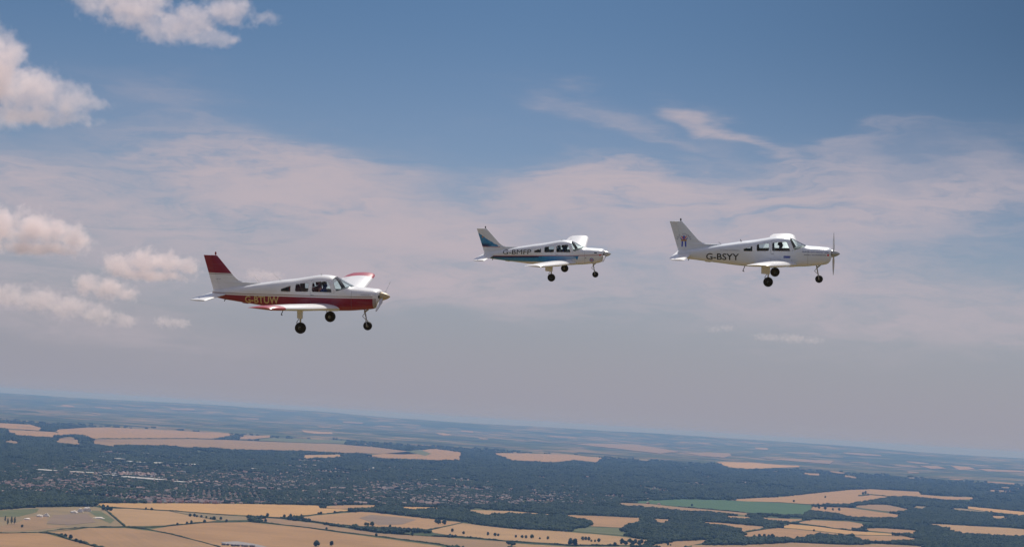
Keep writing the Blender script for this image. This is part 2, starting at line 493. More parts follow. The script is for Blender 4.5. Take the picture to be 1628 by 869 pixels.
for (x0, y0, x1, y1, t, k) in ((1099, 753.5, 1146, 757.5, 2, 'dull'), (1174, 764.5, 1266, 776.5, 2.4, 'dull'), (1274, 750.5, 1304, 753, 3, 'wheat'), (1319, 748, 1345, 751, 2, 'wheat'),
                               (1339, 755, 1362, 758, 3, 'dull'), (1569, 764.5, 1616, 768, 2.2, 'wheat'), (1539, 777, 1616, 780, 2.4, 'dull'), (1566, 772, 1640, 776, 2, 'dull'), (97, 643, 118, 645, 3, 'wheat'),
                               (480, 684.5, 528, 688, 3, 'wheat'), (1508, 760, 1532, 761.5, 1.6, 'wheat'), (1440, 758, 1466, 759.5, 2, 'dull'), (390, 664, 412, 665, 2.5, 'dull'), (270, 649, 310, 650, 3, 'dull'),
                               (1442, 749.5, 1460, 751, 2, 'dull'), (505, 677, 526, 678, 2.5, 'dull'), (146, 656, 161, 658, 2, 'dull'), (150, 646, 178, 648, 2.5, 'dull'), (760, 696, 776, 697, 2, 'dull'),
                               (693, 688, 717, 690, 2.6, 'wheat'), (733, 684, 752, 686, 2.6, 'wheat'), (545, 670, 578, 672, 2.2, 'dull'), (1578, 782, 1630, 784, 1.6, 'dull'), (1576, 788, 1610, 793, 2, 'dull'),
                               (1200, 711, 1222, 713, 2.5, 'wheat'), (1012, 728, 1030, 731, 2, 'olive'), (1340, 719, 1400, 723, 2.5, 'dull'), (870, 692, 900, 694, 2, 'dull'), (1440, 733, 1476, 736, 2, 'dull')):
    jj = lambda: rng.uniform(-.25, .25) * t
    fld(k, (x0, y0 + jj()), ((x0 + x1) / 2, (y0 + y1) / 2 + jj() - .1), (x1, y1 + jj()), (x1 + rng.uniform(-3, 2), y1 + t * .7), ((x0 + x1) / 2, (y0 + y1) / 2 + t + jj()), (x0 + rng.uniform(0, 4), y0 + t * .8))

def wobble(poly, step):
    """resample a pixel polygon, with slightly uneven edges"""
    out = []
    for i in range(len(poly)):
        a, b = poly[i], poly[(i + 1) % len(poly)]
        n = max(1, int(math.hypot(b[0] - a[0], b[1] - a[1]) / step))
        for k in range(n):
            t = k / n
            out.append((a[0] + (b[0] - a[0]) * t, a[1] + (b[1] - a[1]) * t + (rng.uniform(-.18, .18) if k else 0)))
    return out

FNAMES = {'wheat': 'wheat_field', 'bright': 'wheat_field', 'dull': 'stubble_field', 'fallow': 'fallow_field', 'green': 'green_field', 'grass': 'rough_grassland', 'olive': 'field_margin'}
for i, (kind, poly, up) in enumerate(FIELDS):
    pts = wobble(poly, 9)
    g = [ground_at(*p) for p in pts]
    dist = sum(math.hypot(*q) for q in g) / len(g)
    off = 0.8 + up + (2.0 if dist > 18000 else 0) + (5.0 if dist > 29000 else 0)
    top = [Vector((x, y, H(x, y) + off)) for x, y in g]
    tri = tessellate_polygon([[Vector((p.x, p.y, 0)) for p in top]])
    n = len(top)
    v = top + [Vector((p.x, p.y, p.z - off - 1.0)) for p in top]
    faces = []
    for t in tri:
        a, b, c = (top[k] for k in t)
        faces.append(t if (b - a).cross(c - a).z > 0 else (t[0], t[2], t[1]))
    faces += [(k, (k + 1) % n, n + (k + 1) % n, n + k) for k in range(n)]
    o = obj(FNAMES[kind], pydata(FNAMES[kind], v, faces), FM[kind][i % len(FM[kind])])
    tag(o, kind='structure')

# ------------------------------------------------------------------ foliage
def foliage_material(name, c1, c2):
    m = bpy.data.materials.new(name); m.use_nodes = True
    n = NT(m.node_tree)
    out = n.add('ShaderNodeOutputMaterial'); b = n.add('ShaderNodeBsdfPrincipled')
    n.link(b.outputs[0], out.inputs[0])
    b.inputs['Roughness'].default_value = 0.85
    b.inputs['Specular IOR Level'].default_value = 0.15
    g = n.add('ShaderNodeNewGeometry'); oi = n.add('ShaderNodeObjectInfo')
    f = n.noise(g.outputs['Position'], 0.25, 4, 0.65)
    big = n.noise(g.outputs['Position'], 0.0028, 5, 0.65)
    k = n.math('ADD', n.math('MULTIPLY', f, .25), n.math('ADD', n.math('MULTIPLY', big, .45), n.math('MULTIPLY', oi.outputs['Random'], .30)))
    n.link(n.mix(n.smooth(k, .3, .7), c1, c2), b.inputs['Base Color'])
    return m

LEAF = foliage_material('broadleaf_foliage', (0.013, 0.032, 0.019), (0.052, 0.080, 0.034))
HEDGE = foliage_material('hedge_foliage', (0.032, 0.052, 0.018), (0.066, 0.088, 0.030))
BARK = mat('bark', (0.07, 0.05, 0.035), 0.95, var=.3, vscale=2)

def ico(sub):
    bm = bmesh.new()
    bmesh.ops.create_icosphere(bm, subdivisions=sub, radius=1.0)
    v = np.array([p.co[:] for p in bm.verts]); f = [tuple(q.index for q in p.verts) for p in bm.faces]
    bm.free()
    return v, f
ICO1, ICO2 = ico(1), ico(2)

class Pile:
    def __init__(self): self.v = []; self.f = []; self.n = 0
    def put(self, v, f):
        self.v.append(v); self.f += [tuple(i + self.n for i in q) for q in f]; self.n += len(v)
    def mesh(self, name):
        return pydata(name, np.concatenate(self.v), self.f)

def blob(pile, c, r, rz, seed, base=ICO1, amp=.34):
    v, f = base
    w = v.copy()
    for i in range(len(w)):
        p = v[i]
        k = 1 + amp * (mnoise.noise((p[0] * 1.7 + seed, p[1] * 1.7, p[2] * 1.7)) + .6 * mnoise.noise((p[0] * 4 + seed, p[1] * 4, p[2] * 4)))
        w[i] = p * k
    w = w * np.array([r, r, rz]) + np.array(c)
    pile.put(w, f)

def crown_mesh(name, h, w, seed, tall=False):
    """an uneven broadleaf crown: many leaf clumps spread through its volume"""
    q = random.Random(seed); P = Pile()
    n = 22
    for i in range(n):
        u = (i + .5) / n
        a = i * 2.4 + q.uniform(-.4, .4)
        z = h * (.24 + .68 * u)
        prof = math.sin(math.pi * min(.97, .18 + .78 * u)) ** .7 if not tall else (1 - u) * .8 + .15
        rad = w * .5 * prof * q.uniform(.35, .8)
        r = w * q.uniform(.15, .25) * (1.0 if not tall else .8)
        blob(P, (rad * math.cos(a), rad * math.sin(a), z), r, r * q.uniform(.7, 1.05), seed * 9.1 + i, ICO1)
    # loose sprays of leaves round the outline
    for i in range(60):
        a = q.uniform(0, 6.283); u = q.random(); z = h * (.26 + .74 * u)
        prof = math.sin(math.pi * min(.97, .16 + .8 * u)) ** .7 if not tall else (1 - u) * .8 + .12
        rr = w * .5 * prof * q.uniform(.85, 1.12); s = w * q.uniform(.04, .08)
        c = np.array((rr * math.cos(a), rr * math.sin(a), z))
        t = [np.array([q.gauss(0, 1) for _ in range(3)]) * s for _ in range(3)]
        P.put(np.array([c + t[0], c + t[1], c + t[2]]), [(0, 1, 2)])
    return P.mesh(name)

def trunk_mesh(name, h, r, seed):
    q = random.Random(seed); P = Pile()
    def limb(a, b, r0, r1):
        a, b = Vector(a), Vector(b); d = (b - a).normalized(); x = d.orthogonal().normalized(); y = d.cross(x)
        vs = []
        for c, rr in ((a, r0), (b, r1)):
            for k in range(6):
                t = k * math.pi / 3
                vs.append(tuple(c + x * rr * math.cos(t) + y * rr * math.sin(t)))
        P.put(np.array(vs), [(k, (k + 1) % 6, 6 + (k + 1) % 6, 6 + k) for k in range(6)])
    limb((0, 0, -.3), (0, 0, h * .4), r, r * .7)
    for k in range(4):
        a = k * 1.57 + q.uniform(-.4, .4)
        limb((0, 0, h * .36), (h * .22 * math.cos(a), h * .22 * math.sin(a), h * q.uniform(.6, .75)), r * .55, r * .2)
    return P.mesh(name)

TREES = []
for k, (h, w, tall) in enumerate(((13, 13, False), (11, 10, False), (15, 12, False), (9, 9, False), (17, 7, True))):
    TREES.append((crown_mesh('crown', h, w, 11 + k, tall), trunk_mesh('trunk', h, .38, 31 + k)))
    TREES[-1][0].materials.append(LEAF); TREES[-1][1].materials.append(BARK)

def tree(x, y, variant, scale, label, group):
    z = H(x, y)
    e = empty('tree', (x, y, z)); e.scale = (scale,) * 3; e.rotation_euler = (0, 0, rng.uniform(0, 6.283))
    tag(e, label, 'tree', group)
    for nm, me in (('crown', TREES[variant][0]), ('trunk', TREES[variant][1])):
        link(bpy.data.objects.new(nm, me), e)
    return e

# canopy clumps: source meshes for the woods that read as one mass
CLUMPS = bpy.data.collections.new('canopy_clumps')
for k in range(6):
    q = random.Random(50 + k); P = Pile()
    for i in range(9):
        a = q.uniform(0, 6.283); rr = 15 * math.sqrt(q.random()); h = q.uniform(9, 15); w = q.uniform(4, 6.5)
        cx_, cy_ = rr * math.cos(a), rr * math.sin(a)
        blob(P, (cx_, cy_, h * .55), w, h * .45, k * 31 + i, ICO1, .45)
        for j in range(3):
            b_ = q.uniform(0, 6.283)
            blob(P, (cx_ + w * .6 * math.cos(b_), cy_ + w * .6 * math.sin(b_), h * q.uniform(.45, .85)), w * .45, w * .4, k * 77 + i * 5 + j, ICO1, .4)
    me = P.mesh('canopy_clump'); me.materials.append(LEAF)
    CLUMPS.objects.link(bpy.data.objects.new('canopy_clump', me))

def canopy_nodes():
    g = bpy.data.node_groups.new('canopy', 'GeometryNodeTree')
    g.interface.new_socket('Geometry', in_out='INPUT', socket_type='NodeSocketGeometry')
    g.interface.new_socket('Geometry', in_out='OUTPUT', socket_type='NodeSocketGeometry')
    N = g.nodes
    i = N.new('NodeGroupInput'); o = N.new('NodeGroupOutput')
    ci = N.new('GeometryNodeCollectionInfo'); ci.inputs['Collection'].default_value = CLUMPS
    ci.inputs['Separate Children'].default_value = True; ci.inputs['Reset Children'].default_value = True
    ip = N.new('GeometryNodeInstanceOnPoints')
    ip.inputs['Pick Instance'].default_value = True
    ri = N.new('FunctionNodeRandomValue'); ri.data_type = 'INT'
    ri.inputs[4].default_value = 0; ri.inputs[5].default_value = 5
    rr = N.new('FunctionNodeRandomValue'); rr.data_type = 'FLOAT'
    rr.inputs[2].default_value = 0; rr.inputs[3].default_value = 6.283
    cx = N.new('ShaderNodeCombineXYZ')
    at = N.new('GeometryNodeInputNamedAttribute'); at.data_type = 'FLOAT'; at.inputs[0].default_value = 'sc'
    L = g.links.new
    L(i.outputs[0], ip.inputs['Points']); L(ci.outputs[0], ip.inputs['Instance'])
    L(ri.outputs[2], ip.inputs['Instance Index']); L(rr.outputs[1], cx.inputs[2]); L(cx.outputs[0], ip.inputs['Rotation'])
    L(at.outputs[0], ip.inputs['Scale']); L(ip.outputs[0], o.inputs[0])
    return g
CANOPY = canopy_nodes()

def wood(name, pts, label):
    """pts: list of (x, y, scale)"""
    me = bpy.data.meshes.new(name)
    me.from_pydata([(x, y, H(x, y)) for x, y, s in pts], [], [])
    at = me.attributes.new('sc', 'FLOAT', 'POINT')
    at.data.foreach_set('value', [s for x, y, s in pts])
    o = obj(name, me)
    m = o.modifiers.new('canopy', 'NODES'); m.node_group = CANOPY
    return tag(o, label, 'wood', kind='stuff')

WOODS = [
    ('long dark wood running along the far side of the wheat fields', [(590, 813), (606, 804.5), (636, 808.5), (666, 810), (712, 808.5), (732, 810), (756, 814), (770, 820.5), (789, 816.5), (812, 816), (860, 818.5), (905, 822), (933, 828), (936, 837), (890, 842.6), (810, 838), (736, 829), (659, 820)]),
    ('rounded dark wood standing between wheat fields right of centre', [(992, 845), (997, 836), (1018, 831), (1019, 825.5), (1032, 824.5), (1039, 831), (1059, 829), (1082, 827), (1098, 830), (1150, 835), (1177, 844), (1163, 852.5), (1121, 856), (1075, 858), (1034, 856.5)]),
    ('narrow belt of trees below the green field', [(1000, 811), (1040, 808), (1078, 812), (1126, 815), (1150, 822), (1190, 826), (1246, 828), (1262, 829.5), (1224, 837), (1146, 829.5), (1080, 825), (1020, 821.5), (890, 816), (890, 813), (950, 811.5)]),
    ('dark wood at the bottom edge below the rounded wood', [(1104, 869), (1126, 862.5), (1154, 857), (1180, 856), (1229, 856), (1252, 857), (1262, 864), (1250, 880), (1095, 880)]),
    ('low dark copse right of the bright stubble at the bottom edge', [(1262, 861), (1280, 854), (1300, 849.5), (1330, 850), (1350, 853), (1381, 861), (1375, 866), (1300, 864)]),
    ('large dark wood filling the bottom right corner', [(1384, 864), (1430, 859.5), (1464, 860), (1458, 850), (1470, 844), (1487, 837), (1503, 840), (1514, 846), (1560, 850), (1603, 853), (1665, 853), (1665, 880), (1395, 880)]),
    ('broad dark wood behind the wheat strips at the right', [(1430, 822), (1452, 812), (1485, 807), (1504, 809.5), (1560, 814), (1578, 817), (1590, 824.6), (1604, 831.5), (1560, 833), (1504, 831.5), (1450, 827)]),
    ('thin ragged wood between two wheat strips at the right', [(1379, 837.5), (1398, 832), (1430, 833), (1470, 836), (1490, 837), (1470, 842), (1435, 839.5)]),
    ('dark hedgerow trees in a thick strip below the pale field', [(1279, 818.5), (1296, 812), (1330, 817), (1350, 822), (1428, 823.5), (1430, 826.5), (1350, 826), (1285, 824)]),
    ('dark wood edge behind the chalk workings at the left', [(-30, 808), (-30, 790), (40, 784), (100, 786), (150, 792), (150, 803), (60, 805), (0, 808.5)]),
]
def bbox(poly):
    xs = [p[0] for p in poly]; ys = [p[1] for p in poly]; return min(xs), max(xs), min(ys), max(ys)
FBOX = [(bbox(p), p) for k, p, u in FIELDS]
WBOX = [(bbox(p), p) for l, p in WOODS]
def clear_of_fields(x, y, h):
    px, py = to_px(x, y, H(x, y)); qx, qy = to_px(x, y, H(x, y) + h)
    return not (in_any(px, py, FBOX) or in_any(qx, qy, FBOX))
def in_any(x, y, boxes):
    for (x0, x1, y0, y1), p in boxes:
        if x0 <= x <= x1 and y0 <= y <= y1 and pip(x, y, p): return True
    return False

for label, poly in WOODS:
    g = [ground_at(*p) for p in poly]
    x0, x1, y0, y1 = bbox(g)
    pts = []
    step = 21.0
    yy = y0
    while yy < y1:
        xx = x0
        while xx < x1:
            x = xx + rng.uniform(-9, 9); y = yy + rng.uniform(-9, 9)
            if pip(x, y, g) and clear_of_fields(x, y, 8): pts.append((x, y, rng.uniform(.75, 1.2)))
            xx += step
        yy += step
    wood('woodland', pts, label)

# the wooded country behind and between: clumps wherever no field lies
TOWN = [(330, 790, 120, 14, 1.0), (60, 770, 110, 14, .8), (200, 748, 110, 18, .8), (420, 760, 150, 22, .8), (520, 745, 160, 20, .45), (760, 795, 160, 16, .75),
        (640, 775, 150, 18, .6), (860, 785, 130, 16, .65), (980, 770, 120, 18, .5), (1120, 775, 80, 12, .35), (240, 722, 130, 8, .45), (560, 790, 110, 12, .5)]
def town(x, y):
    s = 0.0
    for cx_, cy_, rx, ry, a in TOWN:
        s = max(s, a * math.exp(-((x - cx_) / rx) ** 2 - ((y - cy_) / ry) ** 2))
    return s

def background():
    near = []; far = []
    r = 5600.0
    while r < 26000:
        st = 26 if r < 11000 else (34 if r < 15000 else 52)
        sc = st / 26.0
        half = R(17.5)
        n = int(2 * half * r / st)
        for k in range(n):
            a = -half + 2 * half * (k + rng.random()) / n
            rr = r + rng.uniform(-.5, .5) * st
            x, y = rr * math.sin(a), rr * math.cos(a)
            px, py = to_px(x, y)
            if py > 885 or px < -60 or px > 1690: continue
            t = town(px, py)
            if rng.random() < sstep(17000, 26000, r): continue
            if rng.random() < t * .72: continue
            gap = mnoise.noise((x / 420, y / 420, 2.0)) + .5 * mnoise.noise((x / 130, y / 130, 7.0))
            if gap > .30: continue
            if in_any(px, py, WBOX) or not clear_of_fields(x, y, 8 * sc): continue
            (near if r < 13000 else far).append((x, y, rng.uniform(.7, 1.15) * (sc if r < 15000 else sc * .85)))
        r += st
    return near, far
near_pts, far_pts = background()
wood('woodland', near_pts, 'wooded suburbs and tree belts around the town')
wood('woodland', far_pts, 'distant woods and tree belts beyond the town')

# ------------------------------------------------------------------ hedgerows
HEDGES = [
    ('hedge along the top of the bottom left wheat field', [(-40, 847.5), (20, 847), (60, 845.5)], 1.0),
    ('hedge curving along the foot of the chalk workings', [(62, 845.5), (100, 841), (141, 837.6), (197, 837), (235, 841), (270, 848), (325, 862), (350, 869)], 1.0),
    ('thick hedge slanting between the two bottom left wheat fields', [(64, 846), (90, 849), (110, 857), (150, 868), (170, 874)], 1.7),
    ('hedge under the bright stubble field', [(166, 805.4), (200, 807.3), (270, 811.4), (336, 817), (395, 821)], .9),
    ('scrubby hedge falling from the bright stubble to the workings', [(158, 803), (170, 812), (184, 824), (198, 836)], 1.2),
    ('hedge between the upper and lower wheat fields left of centre', [(200, 837), (240, 838), (270, 835.2), (328, 829.6), (396, 828.3), (424, 822.2), (446, 823)], 1.1),
    ('long hedge running down to the right across the wheat', [(446, 823), (500, 829.5), (540, 835.5), (600, 846), (680, 852), (740, 853.5), (810, 860), (905, 866.5), (985, 867)], 1.5),
    ('lower hedge running beside the long one', [(401, 828), (440, 832.5), (470, 836), (540, 845), (606, 852.6), (677, 861.8), (727, 869), (750, 874)], 1.1),
    ('hedge at the right end of the bright stubble field', [(446, 823), (507, 817), (545, 813.2), (590, 811)], .9),
    ('green hedge beside the track below the long wood', [(679, 842), (700, 838.5), (735, 830.6)], 1.0),
    ('hedge under the brown fallow patch', [(540, 834.2), (590, 837.6), (640, 840.3), (679, 842)], 1.0),
    ('green hedge beside the track right of the rounded wood', [(1181, 846), (1224, 839), (1238, 837.5), (1262, 830), (1290, 825.5)], 1.0),
    ('hedge between the two pale fields right of the track', [(1262, 830.3), (1300, 836), (1350, 842.3), (1374, 839.6)], .9),
    ('dark hedge crossing the large pale field', [(1366, 788), (1384, 786), (1415, 789)], 1.6),
    ('hedge along the lower side of the green field', [(1080, 805.1), (1160, 811.8), (1196, 815.5), (1278, 818.8)], 1.1),
    ('faint hedge dividing the pale fields beyond the town', [(150, 697.2), (240, 697), (300, 696.8), (345, 698)], 1.3),
    ('short hedge notched into the pale band beyond the town', [(338, 697.5), (372, 697.4)], 1.6),
    ('ragged hedge line under the pale field at the far left', [(40, 683.6), (86, 686.6), (92, 688)], 1.2),
]
def hedge(label, poly, k):
    line = []
    far = max(Vector(ground_at(*q)).length for q in poly) > 9000
    for a, b in zip(poly, poly[1:]):
        A, B = Vector(ground_at(*a)), Vector(ground_at(*b))
        n = max(2, int((B - A).length / (6.0 if far else 3.6)))
        for i in range(n): line.append(A.lerp(B, i / n))
    P = Pile()
    v0, f0 = ico(1)
    for i, p in enumerate(line):
        w = mnoise.noise((p.x / 60, p.y / 60, 3.3))
        h = k * (2.6 + 3.0 * max(-.4, w)) * rng.uniform(.7, 1.3) * (1.6 if far else 1.0)
        r = k * rng.uniform(2.2, 3.6) * (2.2 if far else 1.0)
        c = np.array((p.x + rng.uniform(-1, 1), p.y + rng.uniform(-1, 1), H(p.x, p.y) + h * .55))
        P.put(v0 * np.array((r, r, h * .6)) * np.array([rng.uniform(.8, 1.2) for _ in range(len(v0))])[:, None] + c, f0)
    me = P.mesh('hedgerow')
    return tag(obj('hedgerow', me, HEDGE), label, 'hedge', 'hedgerows between the fields')
for a in HEDGES: hedge(*a)

# ------------------------------------------------------------------ trees one can tell apart
SPOTS = [
    ('tree in the row standing in the wheat below the bright stubble', [(302, 820.5), (309, 821), (313, 821.5), (320, 822), (328, 823), (335, 825), (340, 826), (351, 825.5)], 1.0),
    ('tree at the bottom edge in the large centre wheat field', [(503, 868), (527, 867)], 1.15),
    ('lone tree on the hedge left of the brown fallow patch', [(519, 841)], .9),
    ('tree below the brown fallow patch', [(591.5, 835.5), (581, 835), (585, 835.3), (620, 839)], 1.0),
    ('bushy tree at the foot of the long wood by the green track', [(697.5, 832.5), (693, 831), (706, 833)], 1.35),
    ('round tree standing in the wheat right of the green track', [(719, 845), (737, 848.5)], 1.0),
    ('tree strung along the field line in the lower centre', [(775.5, 850.5), (787, 851.5), (792, 851.5), (820, 854), (830, 854.5), (836, 855), (845.6, 855), (858, 856.5), (871, 857)], .95),
    ('large dark tree at the bottom right of centre', [(907, 861), (911, 864), (906, 866), (914, 867)], 1.5),
    ('dark tree of the small clump right of the large dark tree', [(926, 858.5), (931, 858), (936, 859)], 1.1),
    ('small tree on the field line left of the rounded wood', [(946, 861), (952, 861), (940, 860.5)], .9),
    ('dark tree of the thick clump at the bottom below the rounded wood', [(977.5, 867), (989, 864), (995, 866), (1001, 862), (1006, 866), (1010, 863.5), (1016, 867), (1020, 863), (1003, 868)], 1.35),
    ('small tree in the wheat corner at the bottom', [(1062, 866.5), (1066, 866.8)], .8),
    ('tree of the short row above the dark bottom wood', [(1199, 854), (1207, 855), (1215, 855.5), (1222, 855), (1228, 854.5)], 1.15),
    ('lone tree in the bright stubble at the right', [(1294, 844)], 1.2),
    ('tall dark tree beside the chalk workings', [(8, 829), (12, 834), (18, 833), (23, 833)], 1.3),
    ('small bush on the track below the chalk workings', [(35, 838)], .8),
    ('tree on the hedge under the bright stubble', [(164, 806), (171, 806), (232, 810), (241, 810.5), (425, 821.5), (452, 822.5), (462, 821.5), (479, 820), (506, 817), (510, 817), (532, 815)], .9),
    ('tree on the slanting hedge at the bottom left', [(112, 857), (104, 854), (98, 852), (121, 861), (128, 863)], 1.0),
    ('tree on the hedge between wheat fields left of centre', [(282, 834.5), (297, 833), (304, 832.5), (325, 830.5), (360, 829.5), (415, 829.5), (422, 829.6)], .8),
    ('tree in the hedge crossing the large pale field', [(1372, 786.5), (1376, 785), (1380, 787)], 1.6),
    ('tree along the far side of the green field', [(1262, 797.5), (1312, 791), (1100, 804.5)], 1.2),
    ('tree beside the bright strip at the far right', [(1297, 806), (1302, 808), (1312, 809.5), (1324, 811), (1334, 811.5)], 1.2),
    ('tree on the long hedge in the lower centre', [(545, 837), (566, 841), (590, 845), (598, 852.5), (612, 847.5), (640, 849.5), (655, 851), (712, 853.8), (718, 854), (748, 855)], .85),
]
ORD = 'first second third fourth fifth sixth seventh eighth ninth tenth eleventh'.split()
for label, pts, k in SPOTS:
    for i, (px, py) in enumerate(sorted(pts)):
        x, y = ground_at(px, py)
        tree(x, y, 4 if 'tall dark' in label else rng.choice((0, 1, 2, 3)), k * rng.uniform(.8, 1.2), label if len(pts) == 1 else ORD[i] + ' from left, ' + label, 'trees: ' + label)

# ------------------------------------------------------------------ town: houses, sheds
WALLS = [mat('house_wall_%d' % i, c, .9) for i, c in enumerate(((0.30, 0.17, 0.12), (0.36, 0.27, 0.20), (0.62, 0.58, 0.52)))]
ROOFS = [mat('house_roof_%d' % i, c, .85) for i, c in enumerate(((0.28, 0.165, 0.14), (0.24, 0.175, 0.155), (0.21, 0.21, 0.225), (0.36, 0.265, 0.235)))]

def house_mesh(l, w, h, rh, wall, roof):
    x, y = l / 2, w / 2; e = .35
    v = [(-x, -y, 0), (x, -y, 0), (x, y, 0), (-x, y, 0), (-x, -y, h), (x, -y, h), (x, y, h), (-x, y, h), (-x, 0, h + rh), (x, 0, h + rh),
         (-x - e, -y - e, h - .2), (x + e, -y - e, h - .2), (x + e, 0, h + rh + .15), (-x - e, 0, h + rh + .15), (x + e, y + e, h - .2), (-x - e, y + e, h - .2),
         (x * .5 - .4, -.4, h + rh - .6), (x * .5 + .4, -.4, h + rh - .6), (x * .5 + .4, .4, h + rh - .6), (x * .5 - .4, .4, h + rh - .6),
         (x * .5 - .4, -.4, h + rh + 1.1), (x * .5 + .4, -.4, h + rh + 1.1), (x * .5 + .4, .4, h + rh + 1.1), (x * .5 - .4, .4, h + rh + 1.1)]
    f = [(0, 1, 5, 4), (2, 3, 7, 6), (1, 2, 6, 9, 5), (3, 0, 4, 8, 7), (10, 11, 12, 13), (13, 12, 14, 15),
         (16, 17, 21, 20), (17, 18, 22, 21), (18, 19, 23, 22), (19, 16, 20, 23), (20, 21, 22, 23)]
    me = pydata('house', v, f)
    me.materials.append(wall); me.materials.append(roof)
    for i in (4, 5): me.polygons[i].material_index = 1
    return me

HM = []
for i in range(9):
    HM.append(house_mesh(rng.uniform(9, 15), rng.uniform(7.5, 9.5), rng.uniform(4.6, 5.8), rng.uniform(2.6, 3.8), WALLS[(0, 1, 2, 0, 1, 0, 2, 1, 0)[i]], ROOFS[(0, 1, 0, 3, 2, 0, 2, 3, 1)[i]]))

def pick_house(px0, px1, py0, py1):
    while True:
        px, py = rng.uniform(px0, px1), rng.uniform(py0, py1)
        if rng.random() < town(px, py) * (1.0 if mnoise.noise((px / 30, py / 8, 4)) > -.2 else .25) and not in_any(px, py, FBOX) and not in_any(px, py, WBOX): return px, py
def street(x, y):
    """snap a house to the rows along its district's streets"""
    a = 1.57 * mnoise.cell((math.floor(x / 700), math.floor(y / 1100), 3.0))
    c, s_ = math.cos(a), math.sin(a)
    u, v = x * c + y * s_, -x * s_ + y * c
    v = round(v / 46.0) * 46.0 + rng.choice((-11, 11)) + rng.uniform(-1.5, 1.5)
    u = round(u / 15.0) * 15.0
    return u * c - v * s_, u * s_ + v * c, a
clusters = [
    ('small brick house with red roof in the estate behind the bright stubble', (250, 470, 776, 799), 100),
    ('small house among trees in the lower centre of the town', (560, 960, 778, 803), 90),
    ('small house in the terraces at the left edge of the town', (-10, 200, 758, 786), 60),
    ('small house in the middle of the town behind the long sheds', (330, 620, 750, 776), 50),
]
spots_used = []
for label, box, n in clusters:
    for k in range(n):
        px, py = pick_house(*box)
        x, y, a = street(*ground_at(px, py))
        o = link(bpy.data.objects.new('house', rng.choice(HM)))
        o.location = (x, y, 0); o.rotation_euler = (0, 0, a); s = rng.uniform(.95, 1.35); o.scale = (s, s, s)
        tag(o, label, 'house', 'houses: ' + label)
# the rest of the town reads as one mass
def distant_houses():
    V = []; Fc = []; Mi = []; n0 = 0
    mats = WALLS + ROOFS
    for k in range(6500):
        px, py = pick_house(-20, 1250, 712, 803)
        x, y, a = street(*ground_at(px, py))
        me = rng.choice(HM); s = rng.uniform(.9, 1.5); c, sn = math.cos(a) * s, math.sin(a) * s
        V += [(x + v.co.x * c - v.co.y * sn, y + v.co.x * sn + v.co.y * c, v.co.z * s) for v in me.vertices]
        for p in me.polygons:
            Fc.append(tuple(i + n0 for i in p.vertices)); Mi.append(mats.index(me.materials[p.material_index]))
        n0 += len(me.vertices)
    me = pydata('distant_houses', V, Fc)
    for m in mats: me.materials.append(m)
    me.polygons.foreach_set('material_index', Mi)
    return tag(link(bpy.data.objects.new('distant_houses', me)), 'scattered roofs of the rest of the town', 'houses', kind='stuff')
distant_houses()

SHEDW = mat('shed_cladding', (0.52, 0.52, 0.50), .6)
SHEDR = mat('shed_roof', (0.50, 0.48, 0.45), .5, var=.12, vscale=.02)
SHEDB = mat('weathered_shed_roof', (0.44, 0.37, 0.32), .6, var=.12, vscale=.02)
YELLOW = mat('yellow_shed_cladding', (0.62, 0.50, 0.16), .6)
def shed(label, x0, x1, y, ymid=None, depth=45.0, h=12.0, roof=SHEDR, wall=SHEDW, bays=3):
    A, B = Vector(ground_at(x0, y)), Vector(ground_at(x1, ymid if ymid else y + (x1 - x0) * .063))
    L = (B - A).length; d = (B - A).normalized()
    e = empty('industrial_shed', ((A.x + B.x) / 2, (A.y + B.y) / 2, 0)); e.rotation_euler = (0, 0, math.atan2(d.y, d.x))
    tag(e, label, 'shed', 'industrial sheds in the town')
    bm = bmesh.new(); bmesh.ops.create_cube(bm, size=1.0, matrix=Matrix.Translation((0, depth / 2, h / 2)) @ Matrix.Diagonal((L, depth, h, 1)))
    obj('wall', bm, wall, e)
    w = depth / bays
    for k in range(bays):                          # one pitched roof per bay
        y0, y1 = k * w, (k + 1) * w; r = h + w * .12; x = L / 2 + .6; z = h + .05
        v = [(-x, y0, z), (x, y0, z), (x, (y0 + y1) / 2, r + .3), (-x, (y0 + y1) / 2, r + .3), (x, y1, z), (-x, y1, z)]
        obj('roof', pydata('roof', v, [(0, 1, 2, 3), (3, 2, 4, 5), (1, 4, 2), (0, 3, 5)]), roof, e)
shed('very long pale shed right of the shed row on the far side', 239, 323, 738, 741.5, 60)
shed('long pale shed nearest the trees below the shed row', 192, 253, 761, 766, 60)
shed('short shed left of the long pale lower shed', 162, 181, 757.5, 759, 45)
shed('pale shed alone at the left in the town', 57, 85, 749.5, 751.5, 50)
shed('shed at the left end of the shed row', 134, 157, 734.5, 736, 40, roof=SHEDB)
shed('shed behind the left end of the shed row', 147, 167, 727.5, 729, 40)
shed('low shed second from the left in the shed row', 159, 176, 736, 737, 40, roof=SHEDB)
shed('tall block between the sheds of the row', 181, 191, 733, 734, 40, 20)
shed('pale shed left of the very long shed', 200, 224, 735.5, 737.5, 50)
shed('small shed farthest back below the pale fields', 225, 238, 722, 723, 40)
shed('yellow sided shed in front of the shed row', 136, 148, 754.5, 755.2, 30, 14, wall=YELLOW)
shed('dull shed left of the yellow sided one', 112, 134, 753, 754, 40, roof=SHEDB)
shed('small pale shed in the middle of the town', 398, 413, 747, 748, 35)
shed('small bright shed right of the small pale one', 427, 442, 749, 750, 40)
shed('brownish shed at the back right of the town', 479, 501, 740, 741.5, 40, roof=SHEDB)
shed('small shed above the brick estate', 276, 290, 768.5, 769.5, 40)
shed('brownish low building in the town centre', 461, 489, 766, 767, 50, 8, roof=SHEDB)
shed('pale building among trees right of the town centre', 686, 699, 764, 765, 35, roof=SHEDB)

